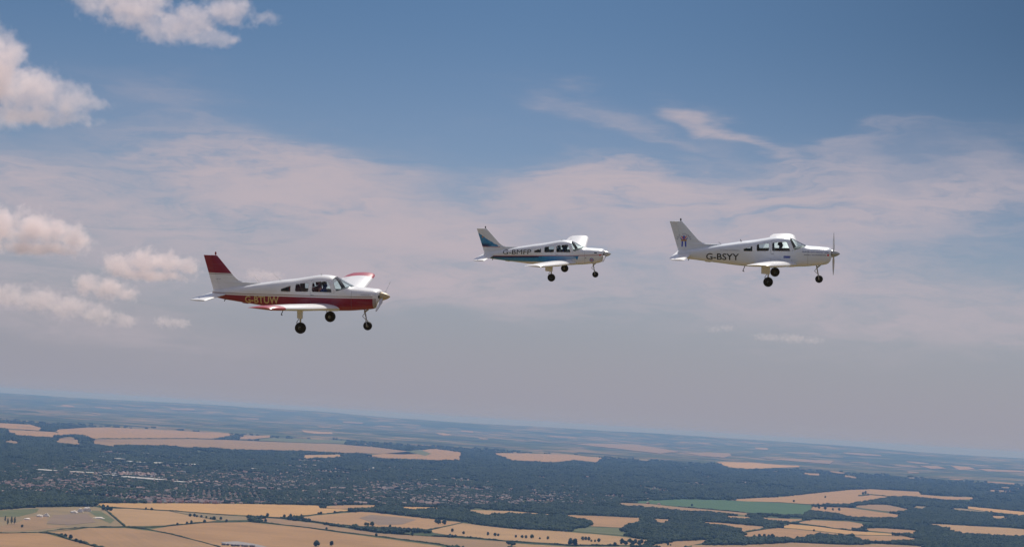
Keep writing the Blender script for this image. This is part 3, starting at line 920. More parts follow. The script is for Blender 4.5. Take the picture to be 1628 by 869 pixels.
# white storage dome that catches the sun
DOMEM = mat('white_dome_skin', (0.85, 0.85, 0.83), .25, coat=.5)
x, y = ground_at(593, 747)
e = tag(empty('storage_dome', (x, y, 0)), 'small brilliant white dome standing alone in the town', 'dome')
v0, f0 = ico(3)
obj('shell', smooth_mesh(pydata('shell', v0 * np.array((11, 11, 13)) + np.array((0, 0, 9)), f0)), DOMEM, e)
bm = bmesh.new(); bmesh.ops.create_cone(bm, cap_ends=True, segments=24, radius1=12, radius2=11.4, depth=9, matrix=Matrix.Translation((0, 0, 4.0)))
obj('base_ring', bm, SHEDW, e)

# chalk heaps and the pale yard
CHALK = mat('chalk', (0.66, 0.60, 0.53), .95, var=.15, vscale=.08)
def heap(px0, px1, py, h, label):
    A, B = Vector(ground_at(px0, py)), Vector(ground_at(px1, py + (px1 - px0) * .05)); c = (A + B) / 2; L = (B - A).length
    v0, f0 = ico(3)
    v = []
    for p in v0:
        k = 1 + .35 * mnoise.noise((p[0] * 2.3 + px0, p[1] * 2.3, p[2] * 2.3)) + .18 * mnoise.noise((p[0] * 6 + px0, p[1] * 6, p[2] * 6))
        v.append((p[0] * L * .5 * k, p[1] * L * .4 * k, p[2] * h * k))
    o = obj('chalk_heap', smooth_mesh(pydata('chalk_heap', v, f0), 50), CHALK)
    o.location = (c.x, c.y, .3)
    tag(o, label, 'heap', 'chalk heaps at the workings')
heap(57, 70, 821, 8, 'low white chalk heap at the left of the workings')
heap(68, 79, 820.5, 10, 'white chalk heap second from the left at the workings')
heap(111, 124, 815, 9, 'white chalk heap behind the bare pad, left of the highest')
heap(122, 133, 813.5, 12, 'pointed white chalk heap behind the bare pad')
heap(131, 145, 812, 15, 'highest white chalk heap at the right of the workings')
heap(148, 166, 823.5, 6, 'flat pale chalk bank right of the bare pad')
heap(37, 49, 825.5, 6, 'small white chalk heap apart on the grass')
YARD = mat('pale_sheeting', (0.15, 0.125, 0.115), .6, var=.2, vscale=.05)
DARKH = mat('dark_stacks', (0.11, 0.09, 0.10), .8, var=.3, vscale=.2)
g = [ground_at(*p) for p in ((350, 861.6), (377, 860.3), (402, 864), (426, 869.5), (414, 870), (386, 866), (360, 865))]
o = obj('farm_yard', pydata('farm_yard', [(x, y, 1.7) for x, y in g] , [tuple(range(len(g)))]), YARD); tag(o, kind='structure')
for k, (a, b, yy) in enumerate(((353, 364, 866), (366, 374, 867.5), (378, 392, 868), (395, 404, 868.6))):
    A, B = ground_at(a, yy), ground_at(b, yy + .4)
    L = math.hypot(B[0] - A[0], B[1] - A[1]); P = Pile()
    for j in range(7): blob(P, (rng.uniform(-.5, .5) * L, rng.uniform(-6, 6), 2), L * .2, 3.2, k * 9 + j, ICO1)
    o = obj('silage_stack', P.mesh('silage_stack'), DARKH); o.location = ((A[0] + B[0]) / 2, (A[1] + B[1]) / 2, 1.2)
    tag(o, ('leftmost', 'second', 'third', 'rightmost')[k] + ' dark stack on the pale yard at the bottom edge', 'stack', 'dark stacks on the farm yard')

# ------------------------------------------------------------------ light aircraft (model frame: s metres aft of the spinner tip, y left, z up)
OX, OZ = 2.4, 1.30                                   # origin of each aircraft: under the wing, at wheel height
def P3(s, y, z): return (OX - s, y, z + OZ)

ST = np.array([  # s, half width, z bottom, z top, z of greatest width, exponent above, exponent below
    (0.36, .345, -.24, .150, -.05, 2.6, 2.6), (0.40, .405, -.345, .195, -.08, 2.8, 2.8), (0.50, .450, -.440, .225, -.10, 3.0, 3.2), (0.70, .480, -.490, .240, -.10, 3.0, 3.4),
    (1.00, .500, -.525, .260, -.10, 3.0, 3.6), (1.38, .522, -.565, .282, -.10, 3.0, 3.8), (1.50, .527, -.572, .325, -.11, 3.0, 3.8), (1.75, .535, -.585, .448, -.13, 2.9, 3.8),
    (2.00, .540, -.595, .580, -.15, 2.8, 3.8), (2.15, .540, -.600, .632, -.15, 2.8, 3.8), (2.35, .540, -.607, .662, -.15, 2.8, 3.8), (2.65, .540, -.618, .662, -.15, 2.8, 3.8),
    (3.10, .538, -.630, .585, -.15, 2.8, 3.8), (3.60, .525, -.640, .490, -.14, 2.9, 3.6), (4.10, .495, -.620, .420, -.12, 3.0, 3.4), (4.60, .445, -.580, .335, -.12, 3.2, 3.2),
    (5.10, .380, -.530, .248, -.13, 3.2, 3.0), (5.60, .305, -.480, .150, -.15, 3.0, 3.0), (6.10, .225, -.430, .060, -.17, 2.8, 2.8), (6.50, .155, -.390, .000, -.18, 2.6, 2.6),
    (6.80, .085, -.330, -.050, -.19, 2.4, 2.4), (6.93, .035, -.270, -.100, -.19, 2.2, 2.2)])
def section(s):
    x = ST[:, 0]
    i = int(np.clip(np.searchsorted(x, s) - 1, 0, len(x) - 2))
    t = (s - x[i]) / (x[i + 1] - x[i])
    d = lambda k: (ST[min(k + 1, len(x) - 1)] - ST[max(k - 1, 0)]) / (x[min(k + 1, len(x) - 1)] - x[max(k - 1, 0)]) * (x[i + 1] - x[i])
    a, b, m0, m1 = ST[i], ST[i + 1], d(i), d(i + 1)
    r = (2 * t**3 - 3 * t**2 + 1) * a + (t**3 - 2 * t**2 + t) * m0 + (-2 * t**3 + 3 * t**2) * b + (t**3 - t**2) * m1
    r[0] = s
    return r
def half_width(s, z):
    _, hw, zb, zt, zc, nu, nl = section(s)
    h, n = (zt - zc, nu) if z > zc else (zc - zb, nl)
    q = min(.999, abs(z - zc) / h)
    return hw * (1 - q ** n) ** (1 / n)

def loft(off, s0, s1, n=44):
    ss = [s0] + [float(v) for v in np.arange(math.ceil(s0 * 20 + .5) / 20, s1 - .02, .08)] + [s1]
    V, Fc = [], []
    for s in ss:
        _, hw, zb, zt, zc, nu, nl = section(s)
        hw, zb, zt = hw - off, zb + off, zt - off
        for k in range(n):
            a = 2 * math.pi * k / n
            c, sn = math.cos(a), math.sin(a)
            e = 2 / (nu if sn >= 0 else nl)
            V.append(P3(s, hw * math.copysign(abs(c) ** e, c), zc + (zt - zc if sn >= 0 else zc - zb) * math.copysign(abs(sn) ** e, sn)))
    for i in range(len(ss) - 1):
        for k in range(n):
            j = (k + 1) % n
            Fc.append((i * n + k, (i + 1) * n + k, (i + 1) * n + j, i * n + j))
    Fc.append(tuple(range(n)))
    Fc.append(tuple(reversed(range((len(ss) - 1) * n, len(ss) * n))))
    me = pydata('loft', V, Fc)
    bm = bmesh.new(); bm.from_mesh(me); bmesh.ops.recalc_face_normals(bm, faces=bm.faces[:]); bm.to_mesh(me); bm.free()
    return me

def rounded(poly, r, seg=4):
    out = []
    n = len(poly)
    for i in range(n):
        p, a, b = Vector(poly[i]), Vector(poly[i - 1]), Vector(poly[(i + 1) % n])
        u, w = (a - p), (b - p); rr = min(r, u.length * .45, w.length * .45)
        A, B = p + u.normalized() * rr, p + w.normalized() * rr
        for k in range(seg + 1):
            t = k / seg
            out.append(tuple((A * (1 - t) + p * t) * (1 - t) + (p * (1 - t) + B * t) * t))
    return out

def prism(poly, y0, y1):
    n = len(poly)
    v = [P3(s, y0, z) for s, z in poly] + [P3(s, y1, z) for s, z in poly]
    f = [tuple(range(n)), tuple(range(2 * n - 1, n - 1, -1))] + [(i, n + i, n + (i + 1) % n, (i + 1) % n) for i in range(n)]
    me = pydata('prism', v, f)
    bm = bmesh.new(); bm.from_mesh(me); bmesh.ops.recalc_face_normals(bm, faces=bm.faces[:]); bm.to_mesh(me); bm.free()
    return me

def boolean(me, ops):
    o = bpy.data.objects.new('tmp', me); COL.objects.link(o); tmp = [o]
    for op, cm in ops:
        c = bpy.data.objects.new('tmp_cut', cm); COL.objects.link(c); tmp.append(c)
        m = o.modifiers.new('b', 'BOOLEAN'); m.operation = op; m.object = c; m.solver = 'EXACT'
    bpy.context.view_layer.update()
    dg = bpy.context.evaluated_depsgraph_get()
    res = bpy.data.meshes.new_from_object(o.evaluated_get(dg))
    for t in tmp: bpy.data.objects.remove(t, do_unlink=True)
    return res

WIN = {'front': rounded([(2.04, .11), (2.82, .10), (2.82, .445), (2.22, .50)], .06),
       'middle': rounded([(2.95, .10), (3.47, .08), (3.47, .355), (2.95, .42)], .06),
       'rear': rounded([(3.65, .065), (4.03, .065), (4.03, .15), (3.66, .285)], .04)}
SCREEN = [(1.425, .295), (1.84, .165), (1.89, .165), (2.085, .545), (2.10, .75), (1.2, .75)]
def body_mesh():
    ops = [('DIFFERENCE', loft(.03, 1.46, 4.6, 36))]
    for p in WIN.values(): ops.append(('DIFFERENCE', prism(p, -1.2, 1.2)))
    ops.append(('DIFFERENCE', prism(SCREEN, -1.2, 1.2)))
    return boolean(loft(0, .36, 6.93), ops)
BODY = body_mesh()
PANES = {}
for k, p in list(WIN.items()) + [('screen', SCREEN)]:
    for side, (y0, y1) in (('near', (-1.2, -.015)), ('far', (.015, 1.2))):
        PANES[k, side] = boolean(loft(.008, 1.2, 4.5), [('DIFFERENCE', loft(.014, 1.25, 4.45)), ('INTERSECT', prism(p, y0, y1))])

def split_body():
    """cowling (ahead of the firewall) and fuselage; inner faces get the cabin trim"""
    parts = {}
    for nm in ('cowling', 'fuselage'):
        bm = bmesh.new(); bm.from_mesh(BODY)
        kill = []
        for f in bm.faces:
            s = OX - f.calc_center_median().x
            if (s < 1.30) != (nm == 'cowling'): kill.append(f)
        bmesh.ops.delete(bm, geom=kill, context='FACES')
        for f in bm.faces:
            c = f.calc_center_median(); s = OX - c.x; z = c.z - OZ
            if 1.42 < s < 4.62 and nm == 'fuselage':
                _, hw, zb, zt, zc, nu, nl = section(s)
                q = (abs(c.y) / hw) ** nu + (abs(z - zc) / (zt - zc if z > zc else zc - zb)) ** (nu if z > zc else nl)
                if q < .93: f.material_index = 1
            f.smooth = True
        me = bpy.data.meshes.new(nm); bm.to_mesh(me); bm.free()
        try: me.set_sharp_from_angle(angle=R(38))
        except Exception: pass
        parts[nm] = me
    return parts
BODYPARTS = split_body()

def airfoil(n=12, t=.15, camber=.02):
    up, lo = [], []
    for i in range(n + 1):
        x = (1 - math.cos(math.pi * i / n)) / 2
        y = 5 * t * (.2969 * math.sqrt(x) - .126 * x - .3516 * x * x + .2843 * x**3 - .1036 * x**4)
        c = camber * (4 * x * (1 - x))
        up.append((x, c + y)); lo.append((x, c - y))
    return up, lo

def skin(rows, cap=True):
    """rows of matching closed loops of points -> surface"""
    V = [p for r in rows for p in r]; n = len(rows[0]); Fc = []
    for i in range(len(rows) - 1):
        for k in range(n):
            j = (k + 1) % n
            Fc.append((i * n + k, i * n + j, (i + 1) * n + j, (i + 1) * n + k))
    if cap:
        Fc.append(tuple(range(n))); Fc.append(tuple(reversed(range(len(V) - n, len(V)))))
    me = pydata('skin', V, Fc)
    bm = bmesh.new(); bm.from_mesh(me); bmesh.ops.recalc_face_normals(bm, faces=bm.faces[:]); bm.to_mesh(me); bm.free()
    return smooth_mesh(me, 35)

def lin(x, pts):
    return float(np.interp(x, [p[0] for p in pts], [p[1] for p in pts]))
LE = [(.3, 1.70), (.56, 1.80), (.95, 1.95), (2.9, 1.98), (5.0, 2.30), (5.33, 2.46)]
TE = [(.3, 3.54), (2.9, 3.52), (5.0, 3.42), (5.33, 3.30)]
def wz(y): return -.47 + .1228 * (y - .5)
def wing_section(side, y, u0, u1, thick=1.0, drop=0.0, hinge=None):
    le, te = lin(y, LE), lin(y, TE); ch = te - le
    up, lo = airfoil(16, .15 * thick)
    def at(curve, u): return lin(u, curve)
    us = np.linspace(u0, u1, 11)
    us = u0 + (u1 - u0) * (1 - np.cos(np.pi * np.linspace(0, 1, 13))) / 2
    pts = [(u, at(up, u)) for u in us] + [(u, at(lo, u)) for u in us[::-1]]
    out = []
    for u, h in pts:
        s, z = le + u * ch, wz(y) + h * ch
        if drop:
            hs, hz = le + u0 * ch, wz(y); c, sn = math.cos(drop), math.sin(drop)
            ds, dz = s - hs, z - hz
            s, z = hs + ds * c + dz * sn, hz - ds * sn + dz * c
        out.append(P3(s, side * y, z))
    return out
def wing_parts(side, flap_deg):
    ys_in = [.3, .45, .56, .7, .95, 1.5, 2.2, 2.9, 3.6, 4.3, 4.78]
    main = skin([wing_section(side, y, 0, .775) for y in ys_in])
    tip_rows = [wing_section(side, y, 0, 1.0 if y > 4.95 else 1.0, k) for y, k in ((4.785, 1.0), (4.95, .98), (5.1, .9), (5.22, .72), (5.30, .45), (5.33, .18))]
    root = skin([wing_section(side, y, .78, 1.0) for y in (.3, .58)])
    flap = skin([wing_section(side, y, .785, 1.0, drop=R(flap_deg)) for y in np.linspace(.60, 2.62, 6)])
    ail = skin([wing_section(side, y, .785, 1.0) for y in np.linspace(2.65, 4.77, 6)])
    return {'wing': main, 'wingtip': skin(tip_rows), 'flap': flap, 'aileron': ail, 'wing_root_fairing': root}
WINGS = {sd_: wing_parts(sd_, 0) for sd_ in (-1, 1)}

FIN_LE = [(-.10, 5.30), (.20, 5.02), (.262, 5.05), (.280, 5.50), (.290, 5.74), (.325, 5.87), (.39, 5.98), (.50, 6.10), (.64, 6.225), (.90, 6.455), (1.21, 6.735), (1.225, 6.76)]
FIN_TE = [(-.16, 6.87), (1.225, 7.28)]
HINGE = [(-.16, 6.58), (1.225, 6.99)]
def fin_mesh():
    rows = []
    for z in (-.1, .1, .20, .262, .272, .280, .290, .325, .39, .50, .64, .9, 1.1, 1.21, 1.225):
        a, b = lin(z, FIN_LE), lin(z, HINGE) - .008
        T = lin(z, [(0, .055), (1.225, .03)])
        loop = []
        us = (1 - np.cos(np.pi * np.linspace(0, 1, 12))) / 2
        for sg, seq in ((1, us), (-1, us[::-1])):
            for u in seq:
                s = a + (b - a) * u
                loop.append(P3(s, sg * min(T, .003 + .16 * (s - a) * (1 if z > .33 else .45)), z))
        rows.append(loop)
    return skin(rows)
def rudder_mesh():
    rows = []
    for z in np.linspace(-.15, 1.22, 8):
        a, b = lin(z, HINGE), lin(z, FIN_TE); T = lin(z, [(0, .05), (1.225, .027)])
        rows.append([P3(a, T, z), P3((a + b) / 2, T * .6, z), P3(b, .004, z), P3(b, -.004, z), P3((a + b) / 2, -T * .6, z), P3(a, -T, z)])
    return skin(rows)
def stab_mesh(u0, u1, ymax):
    rows = []
    for y in np.linspace(-ymax, ymax, 13):
        e = 1 - .06 * (abs(y) / ymax) ** 12
        le, te = 6.35, 7.07
        up, lo = airfoil(14, .12, 0)
        us = u0 + (u1 - u0) * (1 - np.cos(np.pi * np.linspace(0, 1, 10))) / 2
        k = 1.0 if abs(y) < ymax * .97 else .55
        rows.append([P3(le + u * (te - le), y, -.20 + k * lin(u, up) * .72) for u in us] + [P3(le + u * (te - le), y, -.20 + k * lin(u, lo) * .72) for u in us[::-1]])
    return skin(rows)
FINM, RUDM, STABM, TABM = fin_mesh(), rudder_mesh(), stab_mesh(0, .80, 1.97), stab_mesh(.815, 1.0, 1.55)

def revolve(prof, seg, axis, org):
    """prof: (along, radius); axis 'x' points aft (increasing s), 'y' across"""
    V, Fc = [], []
    for a, r in prof:
        for k in range(seg):
            t = 2 * math.pi * k / seg
            if axis == 'x': V.append(P3(org[0] + a, org[1] + r * math.cos(t), org[2] + r * math.sin(t)))
            else: V.append(P3(org[0] + r * math.cos(t), org[1] + a, org[2] + r * math.sin(t)))
    for i in range(len(prof) - 1):
        for k in range(seg):
            j = (k + 1) % seg
            Fc.append((i * seg + k, i * seg + j, (i + 1) * seg + j, (i + 1) * seg + k))
    Fc.append(tuple(range(seg))); Fc.append(tuple(reversed(range(len(V) - seg, len(V)))))
    me = pydata('revolve', V, Fc)
    bm = bmesh.new(); bm.from_mesh(me); bmesh.ops.recalc_face_normals(bm, faces=bm.faces[:]); bm.to_mesh(me); bm.free()
    return smooth_mesh(me, 40)
def rods(segs, n=10):
    """several tapered rods joined into one part: (start, end, r0, r1) in model frame"""
    P = Pile()
    for a, b, r0, r1 in segs:
        A, B = Vector(P3(*a)), Vector(P3(*b)); d = (B - A).normalized(); x = d.orthogonal().normalized(); y = d.cross(x); vs = []
        for c, r in ((A, r0), (B, r1)):
            for k in range(n):
                t = 2 * math.pi * k / n; vs.append(tuple(c + x * r * math.cos(t) + y * r * math.sin(t)))
        P.put(np.array(vs), [(k, (k + 1) % n, n + (k + 1) % n, n + k) for k in range(n)] + [tuple(reversed(range(n))), tuple(range(n, 2 * n))])
    return smooth_mesh(P.mesh('rods'), 40)
def slab(poly, y0, y1, bev=.01):
    me = prism(poly, y0, y1)
    bm = bmesh.new(); bm.from_mesh(me)
    bmesh.ops.bevel(bm, geom=bm.edges[:], offset=bev, segments=2, affect='EDGES', clamp_overlap=True)
    bm.to_mesh(me); bm.free()
    return smooth_mesh(me, 40)
SPINNER = revolve([(0, .004), (.015, .022), (.06, .058), (.13, .098), (.22, .132), (.30, .150), (.345, .155), (.35, .10)], 28, 'x', (0, 0, -.02))
def wheel(r, w): return revolve([(-w * .5, r * .55), (-w * .52, r * .8), (-w * .4, r * .95), (-w * .15, r), (w * .15, r), (w * .4, r * .95), (w * .52, r * .8), (w * .5, r * .55)], 30, 'y', (0, 0, 0))
def hub(r, w): return revolve([(-w * .5, r * .15), (-w * .5, r * .3), (-w * .42, r * .5), (-w * .46, r * .6), (w * .46, r * .6), (w * .42, r * .5), (w * .5, r * .3), (w * .5, r * .15)], 24, 'y', (0, 0, 0))
def moved(me, s, y, z):
    m = me.copy(); m.transform(Matrix.Translation((-s, y, z))); return m
WH = {k: (wheel(r, w), hub(r, w)) for k, r, w in (('main', .205, .15), ('nose', .165, .12))}
def blade_mesh(flip):
    rows = []
    for i in range(12):
        u = i / 11; r = .10 + .84 * u
        ch = lin(u, [(0, .06), (.25, .125), (.6, .13), (.9, .095), (1, .03)]); tw = R(lin(u, [(0, 55), (1, 17)])); th = ch * lin(u, [(0, .5), (.3, .16), (1, .07)])
        loop = []
        for k in range(10):
            a = 2 * math.pi * k / 10; c, t = ch * .5 * math.cos(a), th * .5 * math.sin(a)
            loop.append((-(c * math.sin(tw) + t * math.cos(tw)), c * math.cos(tw) - t * math.sin(tw), r))
        rows.append(loop)
    V = skin(rows)
    V.transform(Matrix.Rotation(math.pi if flip else 0, 4, 'X'))
    return V
BLADES = (blade_mesh(False), blade_mesh(True))

# ---- markings: flat print laid on the skin
def on_skin(s, z, off): return P3(s, -(half_width(s, z) + off), z)
def text_mesh(body, corners, bold=0.0, off=.006, fin=False, spacing=1.0):
    """corners: (s,z) of lower-left, lower-right, upper-right, upper-left on the near side"""
    cu = bpy.data.curves.new('lettering', 'FONT'); cu.body = body; cu.offset = bold; cu.space_character = spacing; cu.resolution_u = 3
    t = bpy.data.objects.new('tmp_text', cu); COL.objects.link(t)
    bpy.context.view_layer.update()
    me = bpy.data.meshes.new_from_object(t.evaluated_get(bpy.context.evaluated_depsgraph_get()))
    bpy.data.objects.remove(t, do_unlink=True)
    bm = bmesh.new(); bm.from_mesh(me)
    xs = [v.co.x for v in bm.verts]; ys = [v.co.y for v in bm.verts]
    x0, x1, y0, y1 = min(xs), max(xs), min(ys), max(ys)
    for _ in range(2):
        long = [e for e in bm.edges if e.calc_length() > (x1 - x0) * .035]
        if long: bmesh.ops.subdivide_edges(bm, edges=long, cuts=1)
    bmesh.ops.triangulate(bm, faces=bm.faces[:])
    ll, lr, ur, ul = [Vector(c) for c in corners]
    for v in bm.verts:
        u, w = (v.co.x - x0) / (x1 - x0), (v.co.y - y0) / (y1 - y0)
        p = (ll * (1 - u) + lr * u) * (1 - w) + (ul * (1 - u) + ur * u) * w
        v.co = fin_skin(p.x, p.y, off) if fin else on_skin(p.x, p.y, off)
    bm.to_mesh(me); bm.free()
    return me
def fin_skin(s, z, off):
    T = lin(z, [(0, .055), (1.225, .03)])
    h = lin(z, HINGE)
    if s > h:
        te = lin(z, FIN_TE); T = T * (1 - .97 * (s - h) / (te - h))
    return P3(s, -(T + off), z)
def decal(poly, off=.005, fin=False, sub=2):
    bm = bmesh.new()
    vs = [bm.verts.new((s, z, 0)) for s, z in poly]
    bm.faces.new(vs)
    bmesh.ops.triangulate(bm, faces=bm.faces[:])
    for _ in range(sub):
        long = [e for e in bm.edges if e.calc_length() > .08]
        if long: bmesh.ops.subdivide_edges(bm, edges=long, cuts=1); bmesh.ops.triangulate(bm, faces=bm.faces[:])
    for v in bm.verts:
        s, z = v.co.x, v.co.y
        v.co = fin_skin(s, z, off) if fin else on_skin(s, z, off)
    me = bpy.data.meshes.new('decal'); bm.to_mesh(me); bm.free()
    return me
def disc(cs, cz, r, n=20, r0=None):
    pts = [(cs + r * math.cos(2 * math.pi * k / n), cz + r * math.sin(2 * math.pi * k / n)) for k in range(n)]
    return pts

# ---- paint
def paint(name, regions, base=(0.80, 0.80, 0.79)):
    """regions: function(n, s, y, z) -> list of (mask, colour) painted in order over the white"""
    m = bpy.data.materials.new(name); m.use_nodes = True
    n = NT(m.node_tree)
    out = n.add('ShaderNodeOutputMaterial'); b = n.add('ShaderNodeBsdfPrincipled')
    n.link(b.outputs[0], out.inputs[0])
    b.inputs['Roughness'].default_value = .34
    b.inputs['Coat Weight'].default_value = .25; b.inputs['Coat Roughness'].default_value = .12
    t = n.add('ShaderNodeTexCoord'); x, y, z = n.sep(t.outputs['Object'])
    s = n.math('SUBTRACT', OX, x); z = n.math('SUBTRACT', z, OZ)
    col = (*base, 1)
    for mk, c in regions(n, s, y, z): col = n.mix(mk, col, c)
    # grime: streaks running aft, and faint blotches
    g1 = n.noise(n.comb(n.math('MULTIPLY', s, .6), n.math('MULTIPLY', y, 6.0), n.math('MULTIPLY', z, 9.0)), 1.6, 5, .6)
    g2 = n.noise(t.outputs['Object'], 2.2, 4, .6)
    gr = n.math('MULTIPLY', n.smooth(n.math('ADD', n.math('MULTIPLY', g1, .6), n.math('MULTIPLY', g2, .4)), .45, .72), .16)
    col = n.mix(gr, col, (0.32, 0.30, 0.27))
    n.link(col, b.inputs['Base Color'])
    return m
def below(n, z, curve_s, pts): return n.math('LESS_THAN', z, n.curve(curve_s, pts))
def between(n, v, a, b): return n.math('MULTIPLY', n.math('GREATER_THAN', v, a), n.math('LESS_THAN', v, b))

RED = (0.25, 0.010, 0.040); GOLD = (0.36, 0.27, 0.12); NAVY = (0.010, 0.04, 0.13); TEAL = (0.020, 0.22, 0.46); BLACK = (0.012, 0.013, 0.018)
RL = [(.3, -.055), (1.84, -.085), (4.06, -.125), (5.4, -.175), (6.95, -.21)]
def red_body(n, s, y, z):
    line = n.curve(s, RL)
    d = n.math('SUBTRACT', z, line)
    aft = n.math('GREATER_THAN', s, .52)
    return [(n.math('MULTIPLY', n.math('LESS_THAN', d, 0.0), aft), RED), (n.math('MULTIPLY', between(n, d, .045, .072), aft), (0.30, 0.17, 0.11)),
            (n.math('MULTIPLY', n.math('LESS_THAN', d, 0.0), between(n, s, .40, .52)), (0.42, 0.36, 0.36))]
def red_fin(n, s, y, z):
    return [(n.math('GREATER_THAN', z, .575), RED), (between(n, z, .525, .545), (0.30, 0.17, 0.11))]
def red_tip(n, s, y, z): return [(n.math('GREATER_THAN', n.math('ABSOLUTE', y), 4.50), (0.40, 0.022, 0.035))]
BL = [(.3, -.005), (1.7, -.05), (2.77, -.07), (4.4, -.115), (5.76, -.175), (6.9, -.22)]
def blue_body(n, s, y, z):
    d = n.math('SUBTRACT', z, n.curve(s, BL))
    low = n.curve(s, [(.3, .0), (1.55, -.01), (1.75, -.17), (2.3, -.24), (2.9, -.29), (3.6, -.325), (4.6, -.32), (5.8, -.265), (6.5, -.15), (6.9, -.06)])
    rag = n.math('MULTIPLY', n.math('SUBTRACT', n.noise(n.comb(n.math('MULTIPLY', s, 1.6), 0.0, n.math('MULTIPLY', z, 9)), 2.2, 4, .6), .5), n.smooth(s, 3.8, 2.0, 0.0, .20))
    teal = n.math('MULTIPLY', n.math('GREATER_THAN', n.math('ADD', d, rag), low), n.math('LESS_THAN', d, -.022))
    fade = n.smooth(s, 1.6, 3.2, .55, 1.0)
    navy = n.math('MULTIPLY', between(n, d, -.115, -.030), n.smooth(n.math('ADD', s, n.math('MULTIPLY', n.noise(n.comb(s, 0.0, 0.0), 9.0, 2, .5), 1.6)), 4.3, 4.7))
    scal = n.noise(n.comb(n.math('MULTIPLY', s, 2.0), 0.0, n.math('MULTIPLY', z, 7.0)), 3.0, 3, .5)
    tc_ = n.mix(n.smooth(scal, .35, .65), TEAL, (0.05, 0.30, 0.52))
    return [(n.math('MULTIPLY', teal, fade), tc_), (navy, NAVY), (between(n, d, -.022, .008), (0.42, 0.09, 0.10))]
def blue_fin(n, s, y, z):
    # wedge of waves between the rudder edge and the leading edge
    edge = n.curve(s, [(6.05, .30), (6.3, .42), (6.6, .60), (6.85, .76), (7.12, .95), (7.3, 1.05)])
    wob = n.math('MULTIPLY', n.math('SUBTRACT', n.noise(n.comb(s, 0.0, z), 7.0, 3, .5), .5), .10)
    k = n.math('MULTIPLY', n.math('LESS_THAN', n.math('ADD', z, wob), edge), n.math('GREATER_THAN', z, .275))
    k = n.math('MULTIPLY', k, n.math('GREATER_THAN', s, 6.12))
    sc = n.noise(n.comb(s, 0.0, n.math('MULTIPLY', z, 2.5)), 6.0, 3, .6)
    dark = n.math('MULTIPLY', n.smooth(z, .52, .34), n.smooth(s, 6.35, 6.75))
    c = n.mix(dark, n.mix(n.smooth(sc, .4, .65), TEAL, (0.10, 0.36, 0.55)), NAVY)
    return [(k, c), (n.math('MULTIPLY', between(n, z, .245, .272), n.math('GREATER_THAN', s, 6.0)), (0.40, 0.06, 0.07)),
            (n.math('LESS_THAN', n.vmath('LENGTH', n.comb(n.math('SUBTRACT', s, 6.96), 0.0, n.math('SUBTRACT', z, .78))), .045), (0.55, 0.22, 0.12))]
def plain(n, s, y, z): return []

WHITE = paint('white_paint', plain)
TRIM = mat('cabin_trim', (0.42, 0.40, 0.38), .8)
TYRE = mat('tyre_rubber', (0.016, 0.016, 0.018), .75)
HUBM = mat('hub_alloy', (0.30, 0.31, 0.31), .4, .6)
STEEL = mat('bare_steel', (0.42, 0.42, 0.43), .35, .8)
DARK = mat('black_plastic', (0.02, 0.02, 0.022), .5)
BLADEM = mat('propeller_silver', (0.62, 0.61, 0.62), .45, .2)
REDLENS = mat('beacon_red', (0.30, 0.03, 0.03), .25)
def glass():
    m = bpy.data.materials.new('acrylic_pane'); m.use_nodes = True
    n = NT(m.node_tree); out = n.add('ShaderNodeOutputMaterial')
    tr = n.add('ShaderNodeBsdfTransparent'); tr.inputs[0].default_value = (0.86, 0.90, 0.90, 1)
    gl = n.add('ShaderNodeBsdfGlossy'); gl.inputs['Roughness'].default_value = .03
    fr = n.add('ShaderNodeFresnel'); fr.inputs[0].default_value = 1.45
    mx = n.add('ShaderNodeMixShader')
    bf = n.add('ShaderNodeNewGeometry').outputs['Backfacing']; n.link(n.math('MULTIPLY', fr.outputs[0], n.math('SUBTRACT', 1.0, bf)), mx.inputs[0]); n.link(tr.outputs[0], mx.inputs[1]); n.link(gl.outputs[0], mx.inputs[2]); n.link(mx.outputs[0], out.inputs[0])
    return m
GLASS = glass()

